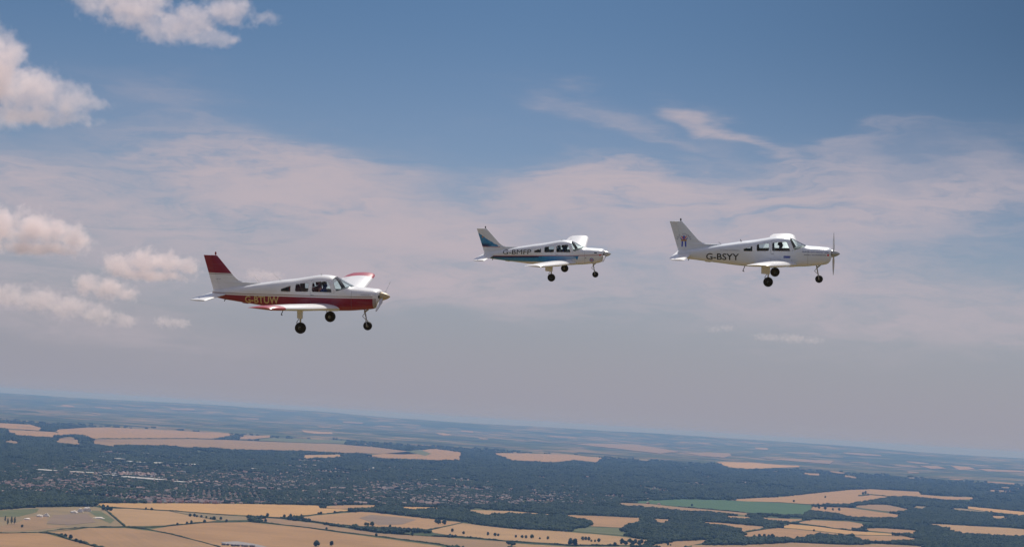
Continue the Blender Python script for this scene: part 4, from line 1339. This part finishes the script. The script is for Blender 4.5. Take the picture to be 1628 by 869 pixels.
# ---- people (seated, hands on the controls): one continuous skinned body
def person_mesh():
    J = {'hip': (2.66, 0, -.36), 'belly': (2.65, 0, -.20), 'chest': (2.64, 0, -.02), 'neck0': (2.625, 0, .13), 'neck': (2.60, 0, .20), 'jaw': (2.575, 0, .26), 'skull': (2.585, 0, .345), 'crown': (2.595, 0, .42),
         'nose': (2.47, 0, .30)}
    E_ = [('hip', 'belly'), ('belly', 'chest'), ('chest', 'neck0'), ('neck0', 'neck'), ('neck', 'jaw'), ('jaw', 'skull'), ('skull', 'crown')]
    Rr = {'hip': .16, 'belly': .145, 'chest': .155, 'neck0': .09, 'neck': .055, 'jaw': .075, 'skull': .098, 'crown': .06}
    del J['nose']
    for sg, t in ((1, 'l'), (-1, 'r')):
        J.update({'sh' + t: (2.64, sg * .18, .07), 'el' + t: (2.50, sg * .235, -.17), 'wr' + t: (2.26, sg * .15, -.13), 'ha' + t: (2.18, sg * .13, -.115),
                  'th' + t: (2.62, sg * .09, -.38), 'kn' + t: (2.20, sg * .12, -.30), 'an' + t: (1.90, sg * .11, -.50), 'to' + t: (1.76, sg * .11, -.50)})
        E_ += [('neck0', 'sh' + t), ('sh' + t, 'el' + t), ('el' + t, 'wr' + t), ('wr' + t, 'ha' + t), ('hip', 'th' + t), ('th' + t, 'kn' + t), ('kn' + t, 'an' + t), ('an' + t, 'to' + t)]
        Rr.update({'sh' + t: .065, 'el' + t: .045, 'wr' + t: .032, 'ha' + t: .038, 'th' + t: .085, 'kn' + t: .06, 'an' + t: .042, 'to' + t: .035})
        for q in range(4):                                   # fingers closed on the yoke
            a = 'f%s%d' % (t, q); b = 'g%s%d' % (t, q)
            J[a] = (2.135 - .004 * q, sg * (.155 - .02 * q), -.10); J[b] = (2.128, sg * (.155 - .02 * q), -.135)
            E_ += [('ha' + t, a), (a, b)]; Rr[a] = .010; Rr[b] = .009
        J['u' + t] = (2.16, sg * .085, -.09); E_.append(('ha' + t, 'u' + t)); Rr['u' + t] = .011
    names = list(J)
    me = bpy.data.meshes.new('person')
    me.from_pydata([P3(*J[k]) for k in names], [(names.index(a), names.index(b)) for a, b in E_], [])
    o = bpy.data.objects.new('tmp', me); COL.objects.link(o)
    sk = o.modifiers.new('skin', 'SKIN'); o.modifiers.new('sub', 'SUBSURF').levels = 2
    o.modifiers['sub'].render_levels = 2
    for i, k in enumerate(names):
        v = me.skin_vertices[0].data[i]
        r = Rr[k]; v.radius = (r, r * (1.15 if k in ('hip', 'belly', 'chest') else 1.0)); v.use_root = (k == 'hip')
    bpy.context.view_layer.update()
    res = bpy.data.meshes.new_from_object(o.evaluated_get(bpy.context.evaluated_depsgraph_get()))
    bpy.data.objects.remove(o, do_unlink=True)
    # push out a nose, brow and chin on the face
    for v in res.vertices:
        s, y, z = OX - v.co.x, v.co.y, v.co.z - OZ
        if z > .2 and s < 2.56:
            v.co.x += .032 * math.exp(-((y / .018) ** 2) - ((z - .315) / .03) ** 2) + .010 * math.exp(-((y / .05) ** 2) - ((z - .36) / .015) ** 2) + .012 * math.exp(-((y / .03) ** 2) - ((z - .245) / .02) ** 2)
    for p in res.polygons:
        s, z, y = OX - p.center.x, p.center.z - OZ, abs(p.center.y)
        p.use_smooth = True
        p.material_index = 1 if (z > .185 or (s < 2.28 and z > -.2 and y < .22)) else (2 if z < -.27 or s < 2.3 else 0)
    return res
PERSON = person_mesh()
SKINM = mat('skin', (0.42, 0.25, 0.18), .55)
TROUSER = mat('dark_trousers', (0.03, 0.032, 0.04), .9)
HAIR = mat('brown_hair', (0.045, 0.03, 0.02), .8)
def hair_mesh():
    v0, f0 = ico(3)
    bm = bmesh.new(); bm.from_mesh(pydata('hair', [P3(2.60 - p[0] * .115, p[1] * .105, .355 + p[2] * .115) for p in v0], f0))
    bmesh.ops.delete(bm, geom=[v for v in bm.verts if (v.co.z - OZ) < .375 - .55 * min(.12, max(-.02, (OX - v.co.x) - 2.56))], context='VERTS')
    me = bpy.data.meshes.new('hair'); bm.to_mesh(me); bm.free()
    return smooth_mesh(me, 180)
HAIRM = hair_mesh()
def headset_mesh():
    segs = []
    for k in range(8):
        a, b = math.pi * k / 8, math.pi * (k + 1) / 8
        segs.append(((2.59, .115 * math.cos(a), .345 + .135 * math.sin(a)), (2.59, .115 * math.cos(b), .345 + .135 * math.sin(b)), .012, .012))
    for sg in (-1, 1): segs.append(((2.59, sg * .095, .33), (2.59, sg * .135, .33), .042, .036))
    segs.append(((2.58, -.12, .30), (2.47, -.04, .25), .006, .006))
    return rods(segs, 10)
HEADSET = headset_mesh()

def seat_mesh(s):
    P = Pile()
    for poly, y0, y1 in ((rounded([(s - .45, -.48), (s + .05, -.48), (s + .05, -.34), (s - .45, -.36)], .04), -.21, .21),
                         (rounded([(s - .04, -.40), (s + .06, -.40), (s + .20, .22), (s + .12, .24)], .03), -.20, .20),
                         (rounded([(s + .12, .25), (s + .19, .25), (s + .21, .37), (s + .15, .37)], .02), -.11, .11)):
        me = slab(poly, y0, y1, .02); off = P.n
        P.put(np.array([v.co[:] for v in me.vertices]), [tuple(p.vertices) for p in me.polygons])
    return smooth_mesh(P.mesh('seat'), 40)
SEATS = {'front': seat_mesh(2.72), 'rear': seat_mesh(3.55)}

def aircraft(pose, label, spec):
    yaw, pitch, roll, tip = pose
    cy, sy, cp, sp, cr, sr = math.cos(R(yaw)), math.sin(R(yaw)), math.cos(R(pitch)), math.sin(R(pitch)), math.cos(R(roll)), math.sin(R(roll))
    rot = Matrix(((cy, -sy, 0), (sy, cy, 0), (0, 0, 1))) @ Matrix(((cp, 0, sp), (0, 1, 0), (-sp, 0, cp))) @ Matrix(((1, 0, 0), (0, cr, -sr), (0, sr, cr)))
    Rw = C2W @ rot
    loc = CAM + C2W @ Vector(tip) - Rw @ Vector(P3(0, 0, 0))
    root = empty('light_aircraft', loc); root.rotation_euler = Rw.to_euler()
    tag(root, label, 'aircraft', 'light aircraft flying in formation')
    def part(nm, me, m, parent=root, copy=True):
        me = me.copy() if copy else me
        idx = [p.material_index for p in me.polygons] if isinstance(m, (list, tuple)) else None
        o = obj(nm, me, m, parent)
        if idx: me.polygons.foreach_set('material_index', idx)
        return o
    base = spec.get('base', (0.80, 0.80, 0.79)); body = paint('%s_body' % spec['key'], spec['body'], base); finp = paint('%s_fin' % spec['key'], spec['fin'], base); tipp = paint('%s_tip' % spec['key'], spec['tip'])
    cow = part('cowling', BODYPARTS['cowling'], body)
    fus = part('fuselage', BODYPARTS['fuselage'], [body, TRIM])
    for k in ('front', 'middle', 'rear'):
        for sd_ in ('near', 'far'): part('side_window', PANES[k, sd_], GLASS, fus)
    for sd_ in ('near', 'far'): part('windscreen', PANES['screen', sd_], GLASS, fus)
    zt = lambda s: section(s)[3]
    part('windscreen_post', rods([((s, 0, zt(s) - .012), (s + .1, 0, zt(s + .1) - .012), .013, .013) for s in np.arange(1.44, 2.05, .1)], 6), STEEL, fus, False)
    # dark seals round the near panes
    for k, p in WIN.items():
        part('window_seal', rods([((a[0], -half_width(*a) - .002, a[1]), (b[0], -half_width(*b) - .002, b[1]), .008, .008) for a, b in zip(p, p[1:] + p[:1])], 5), spec['seal'], fus, False)
    sc_ = [(1.44, .29), (1.60, .24), (1.84, .165), (1.89, .165), (1.98, .35), (2.085, .545)]
    part('windscreen_frame', rods([((a[0], -half_width(a[0], min(a[1], zt(a[0]) - .02)) - .001, a[1]), (b[0], -half_width(b[0], min(b[1], zt(b[0]) - .02)) - .001, b[1]), .011, .011) for a, b in zip(sc_[1:], sc_[2:])], 5), spec['seal'], fus, False)
    # cabin door on the near side, its seam and handle
    dp = rounded([(2.0, -.36), (2.86, -.36), (2.88, .12), (2.88, .52), (2.14, .555), (1.96, .15)], .05)
    part('door_seam', rods([((a[0], -half_width(*a) + .001, a[1]), (b[0], -half_width(*b) + .001, b[1]), .0045, .0045) for a, b in zip(dp, dp[1:] + dp[:1])], 4), mat_seam, fus, False)
    part('door_handle', rods([((2.74, -half_width(2.74, -.02) - .012, -.02), (2.86, -half_width(2.86, -.02) - .012, -.02), .012, .01)], 8), STEEL, fus, False)
    # intakes, exhaust
    for sg in (-1, 1):
        c = [(sg * (.245 + .085 * math.cos(t)), -.01 + .055 * math.sin(t)) for t in np.linspace(0, 2 * math.pi, 18)[:-1]]
        part('air_intake', pydata('intake', [P3(.352, y, z) for y, z in c], [tuple(range(17))]), DARK, cow, False)
    part('exhaust_pipe', rods([((.80, -.10, -.50), (.95, -.10, -.62), .032, .032)], 12), STEEL, cow, False)
    part('cowl_seam', rods([((1.31, -half_width(1.31, z0) + .001, z0), (1.31, -half_width(1.31, z1) + .001, z1), .005, .005) for z0, z1 in zip(np.linspace(-.5, .24, 14)[:-1], np.linspace(-.5, .24, 14)[1:])], 4), mat_seam, cow, False)
    part('spinner', SPINNER, spec['spinner'])
    pr = bpy.data.objects.new('propeller', revolve([(-.05, .07), (0, .08), (.05, .08), (.08, .05)], 16, 'x', (0, 0, 0)))
    pr.data.materials.append(STEEL); link(pr, root); pr.data.transform(Matrix.Translation((-OX, 0, -OZ)))
    pr.location = P3(.27, 0, -.02); pr.rotation_euler = (R(spec['prop']), 0, 0)
    for bm_ in BLADES: part('propeller_blade', bm_, BLADEM, pr)
    for sg in (-1, 1):
        w = part('wing', WINGS[sg]['wing'], tipp)
        part('wingtip', WINGS[sg]['wingtip'], tipp, w)
        part('flap', WINGS[sg]['flap'], WHITE, w); part('aileron', WINGS[sg]['aileron'], tipp, w); part('wing_root_fairing', WINGS[sg]['wing_root_fairing'], WHITE, w)
        part('wingtip_light', rods([((2.60, sg * 5.26, .13), (2.66, sg * 5.31, .13), .022, .014)], 8), REDLENS if sg > 0 else mat_green, w, False)
    fin = part('tail_fin', FINM, finp); part('rudder', RUDM, finp, fin)
    part('beacon', revolve([(-.045, .02), (0, .035), (.05, .032), (.08, .012)], 10, 'y', (0, 0, 0)), spec['beacon'], fin, False).data.transform(Matrix.Translation((-6.80, 0, 1.28)) @ Matrix.Translation((OX, 0, OZ)) @ Matrix.Rotation(R(90), 4, 'X') @ Matrix.Translation((-OX, 0, -OZ)))
    st = part('stabilator', STABM, WHITE); part('trim_tab', TABM, WHITE, st)
    part('tie_down_ring', rods([((6.42, 0, -.38), (6.47, 0, -.47), .02, .015)], 8), DARK, fus, False)
    # undercarriage
    for sg in (-1, 1):
        y = 1.52 * sg
        g = part('main_gear_leg', rods([((2.87, y, -.66), (2.87, y, -1.08), .034, .030), ((2.87, y, -1.08), (2.87, y + sg * -.0, -1.081), .03, .03), ((2.93, y, -.76), (3.02, y, -.90), .014, .014), ((3.02, y, -.90), (2.92, y, -1.02), .014, .014)], 12), STEEL, root, False)
        fw = spec['fairing']
        part('leg_fairing', slab(rounded([(2.78, -.40), (2.78 + fw, -.38), (2.78 + fw, -.74), (2.80, -.76)], .03), y - .055, y + .055, .02), WHITE, g, False)
        part('tyre', moved(WH['main'][0], 2.87, y, -1.085), TYRE, g, False); part('wheel_hub', moved(WH['main'][1], 2.87, y, -1.085), HUBM, g, False)
    g = part('nose_gear_leg', rods([((.985, 0, -.50), (.90, 0, -.93), .030, .026)], 12), STEEL, root, False)
    part('torque_link', rods([((.975, 0, -.66), (1.06, 0, -.78), .012, .012), ((1.06, 0, -.78), (.93, 0, -.90), .012, .012)], 8), STEEL, g, False)
    part('fork', rods([((.90, -.09, -.92), (.90, .09, -.92), .022, .022), ((.90, -.085, -.92), (.86, -.085, -1.12), .018, .018), ((.90, .085, -.92), (.86, .085, -1.12), .018, .018), ((.86, -.1, -1.12), (.86, .1, -1.12), .015, .015)], 10), spec['fork'], g, False)
    part('tyre', moved(WH['nose'][0], .86, 0, -1.12), TYRE, g, False); part('wheel_hub', moved(WH['nose'][1], .86, 0, -1.12), HUBM, g, False)
    # aerials, step
    for a in spec['aerials']: part('aerial', rods([a], 6), spec['aerial_mat'], fus, False)
    if spec.get('step'): part('boarding_step', rods([((3.98, -.34, -.60), (4.06, -.38, -.80), .016, .016), ((4.06, -.38, -.80), (4.00, -.46, -.815), .02, .02)], 8), DARK, fus, False)
    part('belly_drain', slab(rounded([(5.45, -.46), (5.75, -.45), (5.72, -.50), (5.5, -.52)], .02), -.05, .05, .008), body, fus, False)
    # cabin
    for k, y in (('front', -.25), ('front', .25), ('rear', -.25), ('rear', .25)):
        o = part('seat', SEATS[k], spec['seat']); o.location = (0, y, 0)
    part('instrument_panel', slab(rounded([(1.53, .19), (1.90, .14), (1.93, -.15), (1.80, -.16), (1.56, .12)], .03), -.44, .44, .02), DARK, root, False)
    part('glareshield', slab(rounded([(1.50, .245), (1.62, .25), (1.94, .175), (1.94, .145), (1.52, .215)], .015), -.40, .40, .008), DARK, root, False)
    part('yoke', rods([((1.95, -.25, .02), (2.12, -.25, .02), .014, .014), ((2.12, -.36, .06), (2.12, -.14, .06), .016, .016), ((2.12, -.36, .06), (2.12, -.38, -.06), .016, .014), ((2.12, -.14, .06), (2.12, -.12, -.06), .016, .014)], 8), DARK, root, False)
    for (t, cs, bold, mm) in spec['texts']: part('lettering', text_mesh(t, cs, bold), mm, fus, False)
    for fn in spec['extras']: fn(part, fus, cow, fin)
    # the people aboard: things of their own, seated in it
    for k, (y, ds, lab, shirt) in enumerate(spec['people']):
        po = obj('person', PERSON.copy()); po.data.materials.clear()
        for m_ in (shirt, SKINM, TROUSER): po.data.materials.append(m_)
        M_ = Matrix.Translation(loc) @ Rw.to_4x4() @ Matrix.Translation((-ds, y, 0))
        po.matrix_world = M_
        tag(po, lab, 'person')
        part('hair', HAIRM, HAIR, po); part('headset', HEADSET, DARK, po)
    return root

mat_seam = mat('dark_seam_line', (0.18, 0.18, 0.18), .8)  # even dark grey for the door and cowl joint lines
mat_green = mat('green_lens', (0.03, 0.22, 0.08), .25)
def shirt(name, c): return mat(name, c, .85, var=.15, vscale=8)
TXT_BLACK = mat('black_lettering', BLACK, .4); TXT_GOLD = mat('gold_lettering', (0.62, 0.46, 0.20), .45); TXT_BLUE = mat('blue_lettering', (0.05, 0.06, 0.20), .45); TXT_GREY = mat('grey_lettering', (0.30, 0.29, 0.32), .5)
D_RED = mat('red_marking', (0.70, 0.04, 0.05), .45); D_BLUE = mat('blue_marking', (0.06, 0.09, 0.48), .45); D_YEL = mat('orange_marking', (0.45, 0.24, 0.08), .45); D_WHITE = mat('white_marking', (0.75, 0.75, 0.75), .45)
SEAL_L = mat('pale_window_seal', (0.55, 0.55, 0.54), .7); SEAL_D = mat('dark_window_seal', (0.06, 0.065, 0.07), .7)

def red_extras(part, fus, cow, fin):
    part('lettering', text_mesh('WARRIOR II', [(.96, .045), (.60, .045), (.60, .085), (.96, .085)]), TXT_GREY, cow, False)
    part('lettering', text_mesh('G-BTUW', [(6.78, .33), (6.58, .34), (6.58, .38), (6.78, .37)], 0, .004, True), TXT_GREY, fin, False)
def blue_extras(part, fus, cow, fin):
    part('roundel', decal(disc(.94, -.28, .105)), D_BLUE, cow, False)
    part('roundel', decal(disc(.94, -.28, .062), .009), D_WHITE, cow, False)
    part('roundel', decal(disc(.94, -.28, .035), .012), D_RED, cow, False)
    part('cowl_vent', decal([(.66, .065), (.66, .115), (.80, .115), (.80, .065)]), TXT_BLACK, cow, False)
    part('red_dot', decal(disc(.50, -.015, .045, 12), .007), D_RED, cow, False)
    part('fuel_placard', decal([(1.22, -.20), (1.22, -.15), (1.28, -.15), (1.28, -.20)]), TXT_GREY, cow, False)
    part('blue_swoosh', decal([(1.62, -.085), (1.95, -.09), (1.86, -.13), (1.78, -.14), (1.74, -.27), (1.68, -.27), (1.66, -.15)]), mat('swoosh_blue', TEAL, .4), fus, False)
def white_extras(part, fus, cow, fin):
    part('red_dot', decal(disc(.47, -.03, .042, 12), .007), D_RED, cow, False)
    # emblem on the fin: fan of rays over two legs, with an arc of letters
    cs, cz = 6.65, .41
    cols = (D_BLUE, D_RED, D_BLUE, D_RED, D_BLUE)
    for k, a in enumerate((150, 120, 90, 60, 30)):
        c_, s_ = math.cos(R(a)), math.sin(R(a)); nx, nz = -s_, c_
        poly = [(cs - .05 * c_ - .014 * nx, cz + .04 * s_ - .014 * nz), (cs - .19 * c_ - .050 * nx, cz + .195 * s_ - .050 * nz), (cs - .19 * c_ + .050 * nx, cz + .195 * s_ + .050 * nz), (cs - .05 * c_ + .014 * nx, cz + .04 * s_ + .014 * nz)]
        part('emblem_ray', decal(poly, .004, True, 1), cols[k], fin, False)
    part('emblem_bar', decal([(cs + .12, cz - .035), (cs + .12, cz + .04), (cs - .12, cz + .04), (cs - .12, cz - .035)], .004, True, 1), D_YEL, fin, False)
    for sg in (-1, 1):
        part('emblem_leg', decal([(cs + sg * .10, cz - .04), (cs + sg * .035, cz - .04), (cs + sg * .05, cz - .28), (cs + sg * .11, cz - .28)], .004, True, 1), D_BLUE, fin, False)
    word = 'HELP THE HEROES'[:0] + 'SKY AWARDS'
    for k, ch in enumerate(word):
        if ch == ' ': continue
        a = R(165 - 150 * k / (len(word) - 1)); r0, r1 = .26, .33
        q = lambda r, da: (cs - r * math.cos(a - da), cz - .02 + r * math.sin(a - da))
        part('lettering', text_mesh(ch, [q(r0, -.085), q(r0, .085), q(r1, .085), q(r1, -.085)], 0, .004, True), TXT_BLUE, fin, False)
    part('crest', decal(rounded([(2.33, -.19), (2.33, -.09), (2.03, -.09), (2.05, -.19)], .03)), mat('crest_blue', (0.16, 0.20, 0.42), .5), fus, False)
    part('lettering', text_mesh('AIR', [(2.26, -.17), (2.08, -.17), (2.08, -.11), (2.26, -.11)], .01, .010), D_BLUE, fus, False)

SP_GOLD = mat('gold_spinner', (0.56, 0.45, 0.26), .45, .1); SP_WHITE = mat('pale_spinner', (0.62, 0.62, 0.58), .3, .2); SP_GREY = mat('grey_spinner', (0.45, 0.47, 0.46), .3, .4)
A_WHITE = mat('white_aerial', (0.75, 0.74, 0.72), .5)
RED_SEAT = mat('red_upholstery', (0.20, 0.03, 0.035), .85, var=.2, vscale=6); BLUE_SEAT = mat('navy_upholstery', (0.03, 0.045, 0.08), .85, var=.2, vscale=6); GREY_SEAT = mat('charcoal_upholstery', (0.06, 0.06, 0.07), .85, var=.2, vscale=6)

aircraft((-14.65, 2.34, 6.4, (-4.40, 66.77, -.82)), 'red and white low-wing light aircraft with gold lettering on a red belly',
         dict(key='red', body=red_body, fin=red_fin, tip=red_tip, spinner=SP_GOLD, prop=118, fairing=.20, seal=SEAL_L, beacon=REDLENS, fork=STEEL, step=True, seat=RED_SEAT, aerial_mat=A_WHITE,
              aerials=[((4.22, 0, .40), (4.55, 0, .66), .010, .005), ((5.03, 0, .26), (5.28, 0, .52), .010, .005), ((2.62, 0, .66), (2.66, 0, .72), .02, .015)],
              texts=[('G-BTUW', [(5.52, -.455), (4.11, -.405), (4.11, -.125), (5.51, -.185)], .02, TXT_GOLD)], extras=[red_extras],
              people=[(-.25, -.16, 'person in blue shirt and headset at the front window of the red aircraft', shirt('blue_shirt', (0.035, 0.06, 0.20)))]))
aircraft((-14.78, 1.18, 9.3, (5.19, 96.79, 1.04)), 'white light aircraft with teal-blue belly stripe, the smallest and middle one',
         dict(key='blue', base=(0.76, 0.79, 0.81), body=blue_body, fin=blue_fin, tip=plain, spinner=SP_WHITE, prop=108, fairing=.40, seal=SEAL_L, beacon=DARK, fork=STEEL, seat=BLUE_SEAT, aerial_mat=A_WHITE,
              aerials=[((2.62, 0, .66), (2.66, 0, .73), .02, .015), ((3.9, 0, .44), (4.0, 0, .52), .012, .006)],
              texts=[('G-BMFP', [(5.81, -.095), (4.20, -.035), (4.19, .215), (5.80, .13)], 0, TXT_BLACK)], extras=[blue_extras],
              people=[(-.25, -.10, 'person in navy shirt seen through the side window of the teal-striped aircraft', shirt('navy_shirt', (0.02, 0.035, 0.09))),
                      (.25, -.12, 'person on the far seat behind the navy-shirted one in the teal-striped aircraft', shirt('grey_shirt', (0.16, 0.18, 0.20)))]))
aircraft((-13.32, 1.56, 7.95, (13.90, 78.29, .85)), 'plain white light aircraft with black lettering and fin emblem, farthest right',
         dict(key='white', base=(0.72, 0.77, 0.82), body=plain, fin=plain, tip=plain, spinner=SP_GREY, prop=4, fairing=.38, seal=SEAL_L, beacon=DARK, fork=STEEL, step=True, seat=GREY_SEAT, aerial_mat=DARK,
              aerials=[((4.18, 0, .40), (4.22, 0, .50), .02, .015), ((5.05, 0, .27), (5.16, 0, .37), .010, .005)],
              texts=[('G-BSYY', [(5.65, -.375), (4.22, -.34), (4.22, -.06), (5.65, -.09)], .010, TXT_BLACK),
                     ('FLYING & SCENIC', [(5.02, .045), (4.19, .065), (4.19, .11), (5.02, .085)], 0, TXT_GREY),
                     ("DAVE D'S NOW AIR", [(1.54, .075), (.44, .045), (.44, .095), (1.54, .125)], .02, TXT_BLUE), ('STILL RUNNING', [(1.46, -.05), (.56, -.055), (.56, -.015), (1.46, -.010)], .015, TXT_BLUE)],
              extras=[white_extras],
              people=[(-.25, -.10, 'bare-headed person in dark top at the front window of the plain white aircraft', shirt('dark_top', (0.03, 0.035, 0.045)))]))

# ------------------------------------------------------------------ cumulus clouds: lumpy volumes lit by the sun
def cumulus(label, base_py, lobes, dens, base_alt=1500.0, amp=.42, soft=.55):
    cx_ = sum(l[0] for l in lobes) / len(lobes)
    d = C2W @ camray(cx_, base_py)
    D = (base_alt - CAM_H) / d.z                       # depth at which the sight line meets the cloud base
    k = D / F
    c0 = CAM + (C2W @ camray(cx_, sum(l[1] for l in lobes) / len(lobes))) * D
    L = []
    for i, (px, py, rx, ry) in enumerate(lobes):
        p = CAM + (C2W @ camray(px, py)) * D - c0
        p.y += rng.uniform(-.35, .35) * rx * k
        L.append((p, rx * k, max(ry, rx * .35) * k, ry * k))
    # closed domain hugging the lobes
    P = Pile(); v0, f0 = ico(3)
    for p, a, b, c in L: P.put(v0 * np.array((a, b * 1.2, c)) * 1.35 + np.array(p), f0)
    o = bpy.data.objects.new('tmp', P.mesh('cumulus_cloud')); COL.objects.link(o)
    m = o.modifiers.new('r', 'REMESH'); m.mode = 'VOXEL'; m.voxel_size = min(c for _, a, b, c in L) * .33
    bpy.context.view_layer.update()
    me = bpy.data.meshes.new_from_object(o.evaluated_get(bpy.context.evaluated_depsgraph_get()))
    bpy.data.objects.remove(o, do_unlink=True)
    mt = bpy.data.materials.new('cloud_vapour'); mt.use_nodes = True
    n = NT(mt.node_tree); out = n.add('ShaderNodeOutputMaterial')
    vol = n.add('ShaderNodeVolumePrincipled')
    vol.inputs['Color'].default_value = (0.98, 0.885, 0.88, 1)
    vol.inputs['Anisotropy'].default_value = 0.35
    n.link(vol.outputs[0], out.inputs['Volume'])
    pos = n.add('ShaderNodeTexCoord').outputs['Object']
    rm = sum(c for _, a, b, c in L) / len(L)
    f1 = n.noise(pos, 1 / (rm * .75), 7, .62)
    body = None
    for p, a, b, c in L:
        q = n.vmath('DIVIDE', n.vmath('SUBTRACT', pos, tuple(p)), (a, b * 1.2, c))
        dd = n.math('SUBTRACT', 1.0, n.vmath('LENGTH', q))
        body = dd if body is None else n.math('SMOOTH_MAX', body, dd, .30)
    val = n.math('ADD', body, n.math('MULTIPLY', n.math('SUBTRACT', f1, .53), amp * 6.0))
    n.link(n.math('MULTIPLY', n.smooth(val, 0.0, soft), dens), vol.inputs['Density'])
    mt.cycles.volume_step_rate = 0.16
    o = obj('cumulus_cloud', me, mt); o.location = c0
    return tag(o, label, 'cloud', 'cumulus clouds at the left')
cumulus('large ragged cumulus cloud cut by the top edge', 78, [(365, 18, 50, 32), (300, 38, 66, 36), (215, 12, 80, 46), (145, 2, 42, 26), (420, 26, 38, 14), (330, 58, 66, 18), (255, 45, 54, 28)], .0075)
cumulus('tall bright cumulus cloud at the upper left edge', 208, [(-50, 110, 80, 85), (5, 125, 54, 64), (15, 84, 36, 36), (60, 150, 54, 48), (112, 160, 48, 30), (150, 166, 36, 15), (70, 188, 96, 20), (-30, 180, 80, 28)], .0065)
cumulus('puffy cumulus cloud low at the left edge', 408, [(5, 361, 40, 36), (50, 362, 42, 36), (85, 368, 36, 30), (118, 379, 36, 26), (60, 396, 90, 14), (-40, 370, 50, 36)], .0060)
cumulus('soft cumulus cloud left of the red tail', 450, [(190, 421, 34, 24), (232, 415, 34, 26), (270, 418, 30, 23), (300, 423, 26, 18), (240, 438, 76, 12)], .0048)
cumulus('small faint cloud below the soft one', 478, [(138, 451, 28, 22), (170, 457, 34, 22), (198, 466, 28, 15)], .0042)
cumulus('long faint cloud lowest at the left', 524, [(15, 471, 44, 24), (62, 475, 44, 25), (108, 487, 46, 24), (155, 499, 40, 20), (198, 511, 27, 13)], .0020)
cumulus('tiny faint cloud under the red tail', 522, [(262, 511, 22, 11), (286, 514, 22, 10)], .0030)
cumulus('faint cloud just right of the red fin', 449, [(408, 437, 22, 14), (432, 440, 22, 12)], .0036)
cumulus('thin streak of cloud low at the right', 547, [(1220, 536, 30, 8), (1258, 538, 34, 9), (1292, 541, 24, 7)], .0020)
cumulus('small thin cloud left of the low right streak', 528, [(1136, 523, 18, 7), (1156, 521, 16, 7)], .0020)

# ------------------------------------------------------------------ haze: one closed box of pale air round camera, ground and aircraft
def build_haze():
    s, z0, z1 = 72000.0, -30.0, 440.0
    v = [(-s, -s, z0), (s, -s, z0), (s, s, z0), (-s, s, z0), (-s, -s, z1), (s, -s, z1), (s, s, z1), (-s, s, z1)]
    f = [(3, 2, 1, 0), (4, 5, 6, 7), (0, 1, 5, 4), (1, 2, 6, 5), (2, 3, 7, 6), (3, 0, 4, 7)]
    m = bpy.data.materials.new('hazy_air'); m.use_nodes = True
    n = NT(m.node_tree)
    out = n.add('ShaderNodeOutputMaterial')
    vol = n.add('ShaderNodeVolumePrincipled')
    vol.inputs['Color'].default_value = (0.24, 0.485, 1.0, 1)
    vol.inputs['Absorption Color'].default_value = (0.55, 0.55, 1, 1)
    vol.inputs['Density'].default_value = HAZE_DENSITY
    vol.inputs['Anisotropy'].default_value = -0.15
    n.link(vol.outputs[0], out.inputs['Volume'])
    o = obj('haze', pydata('haze', v, f), m)
    return tag(o, 'pale summer haze lying over the whole countryside', 'haze', kind='stuff')
HAZE_DENSITY = 2.9e-5
build_haze()
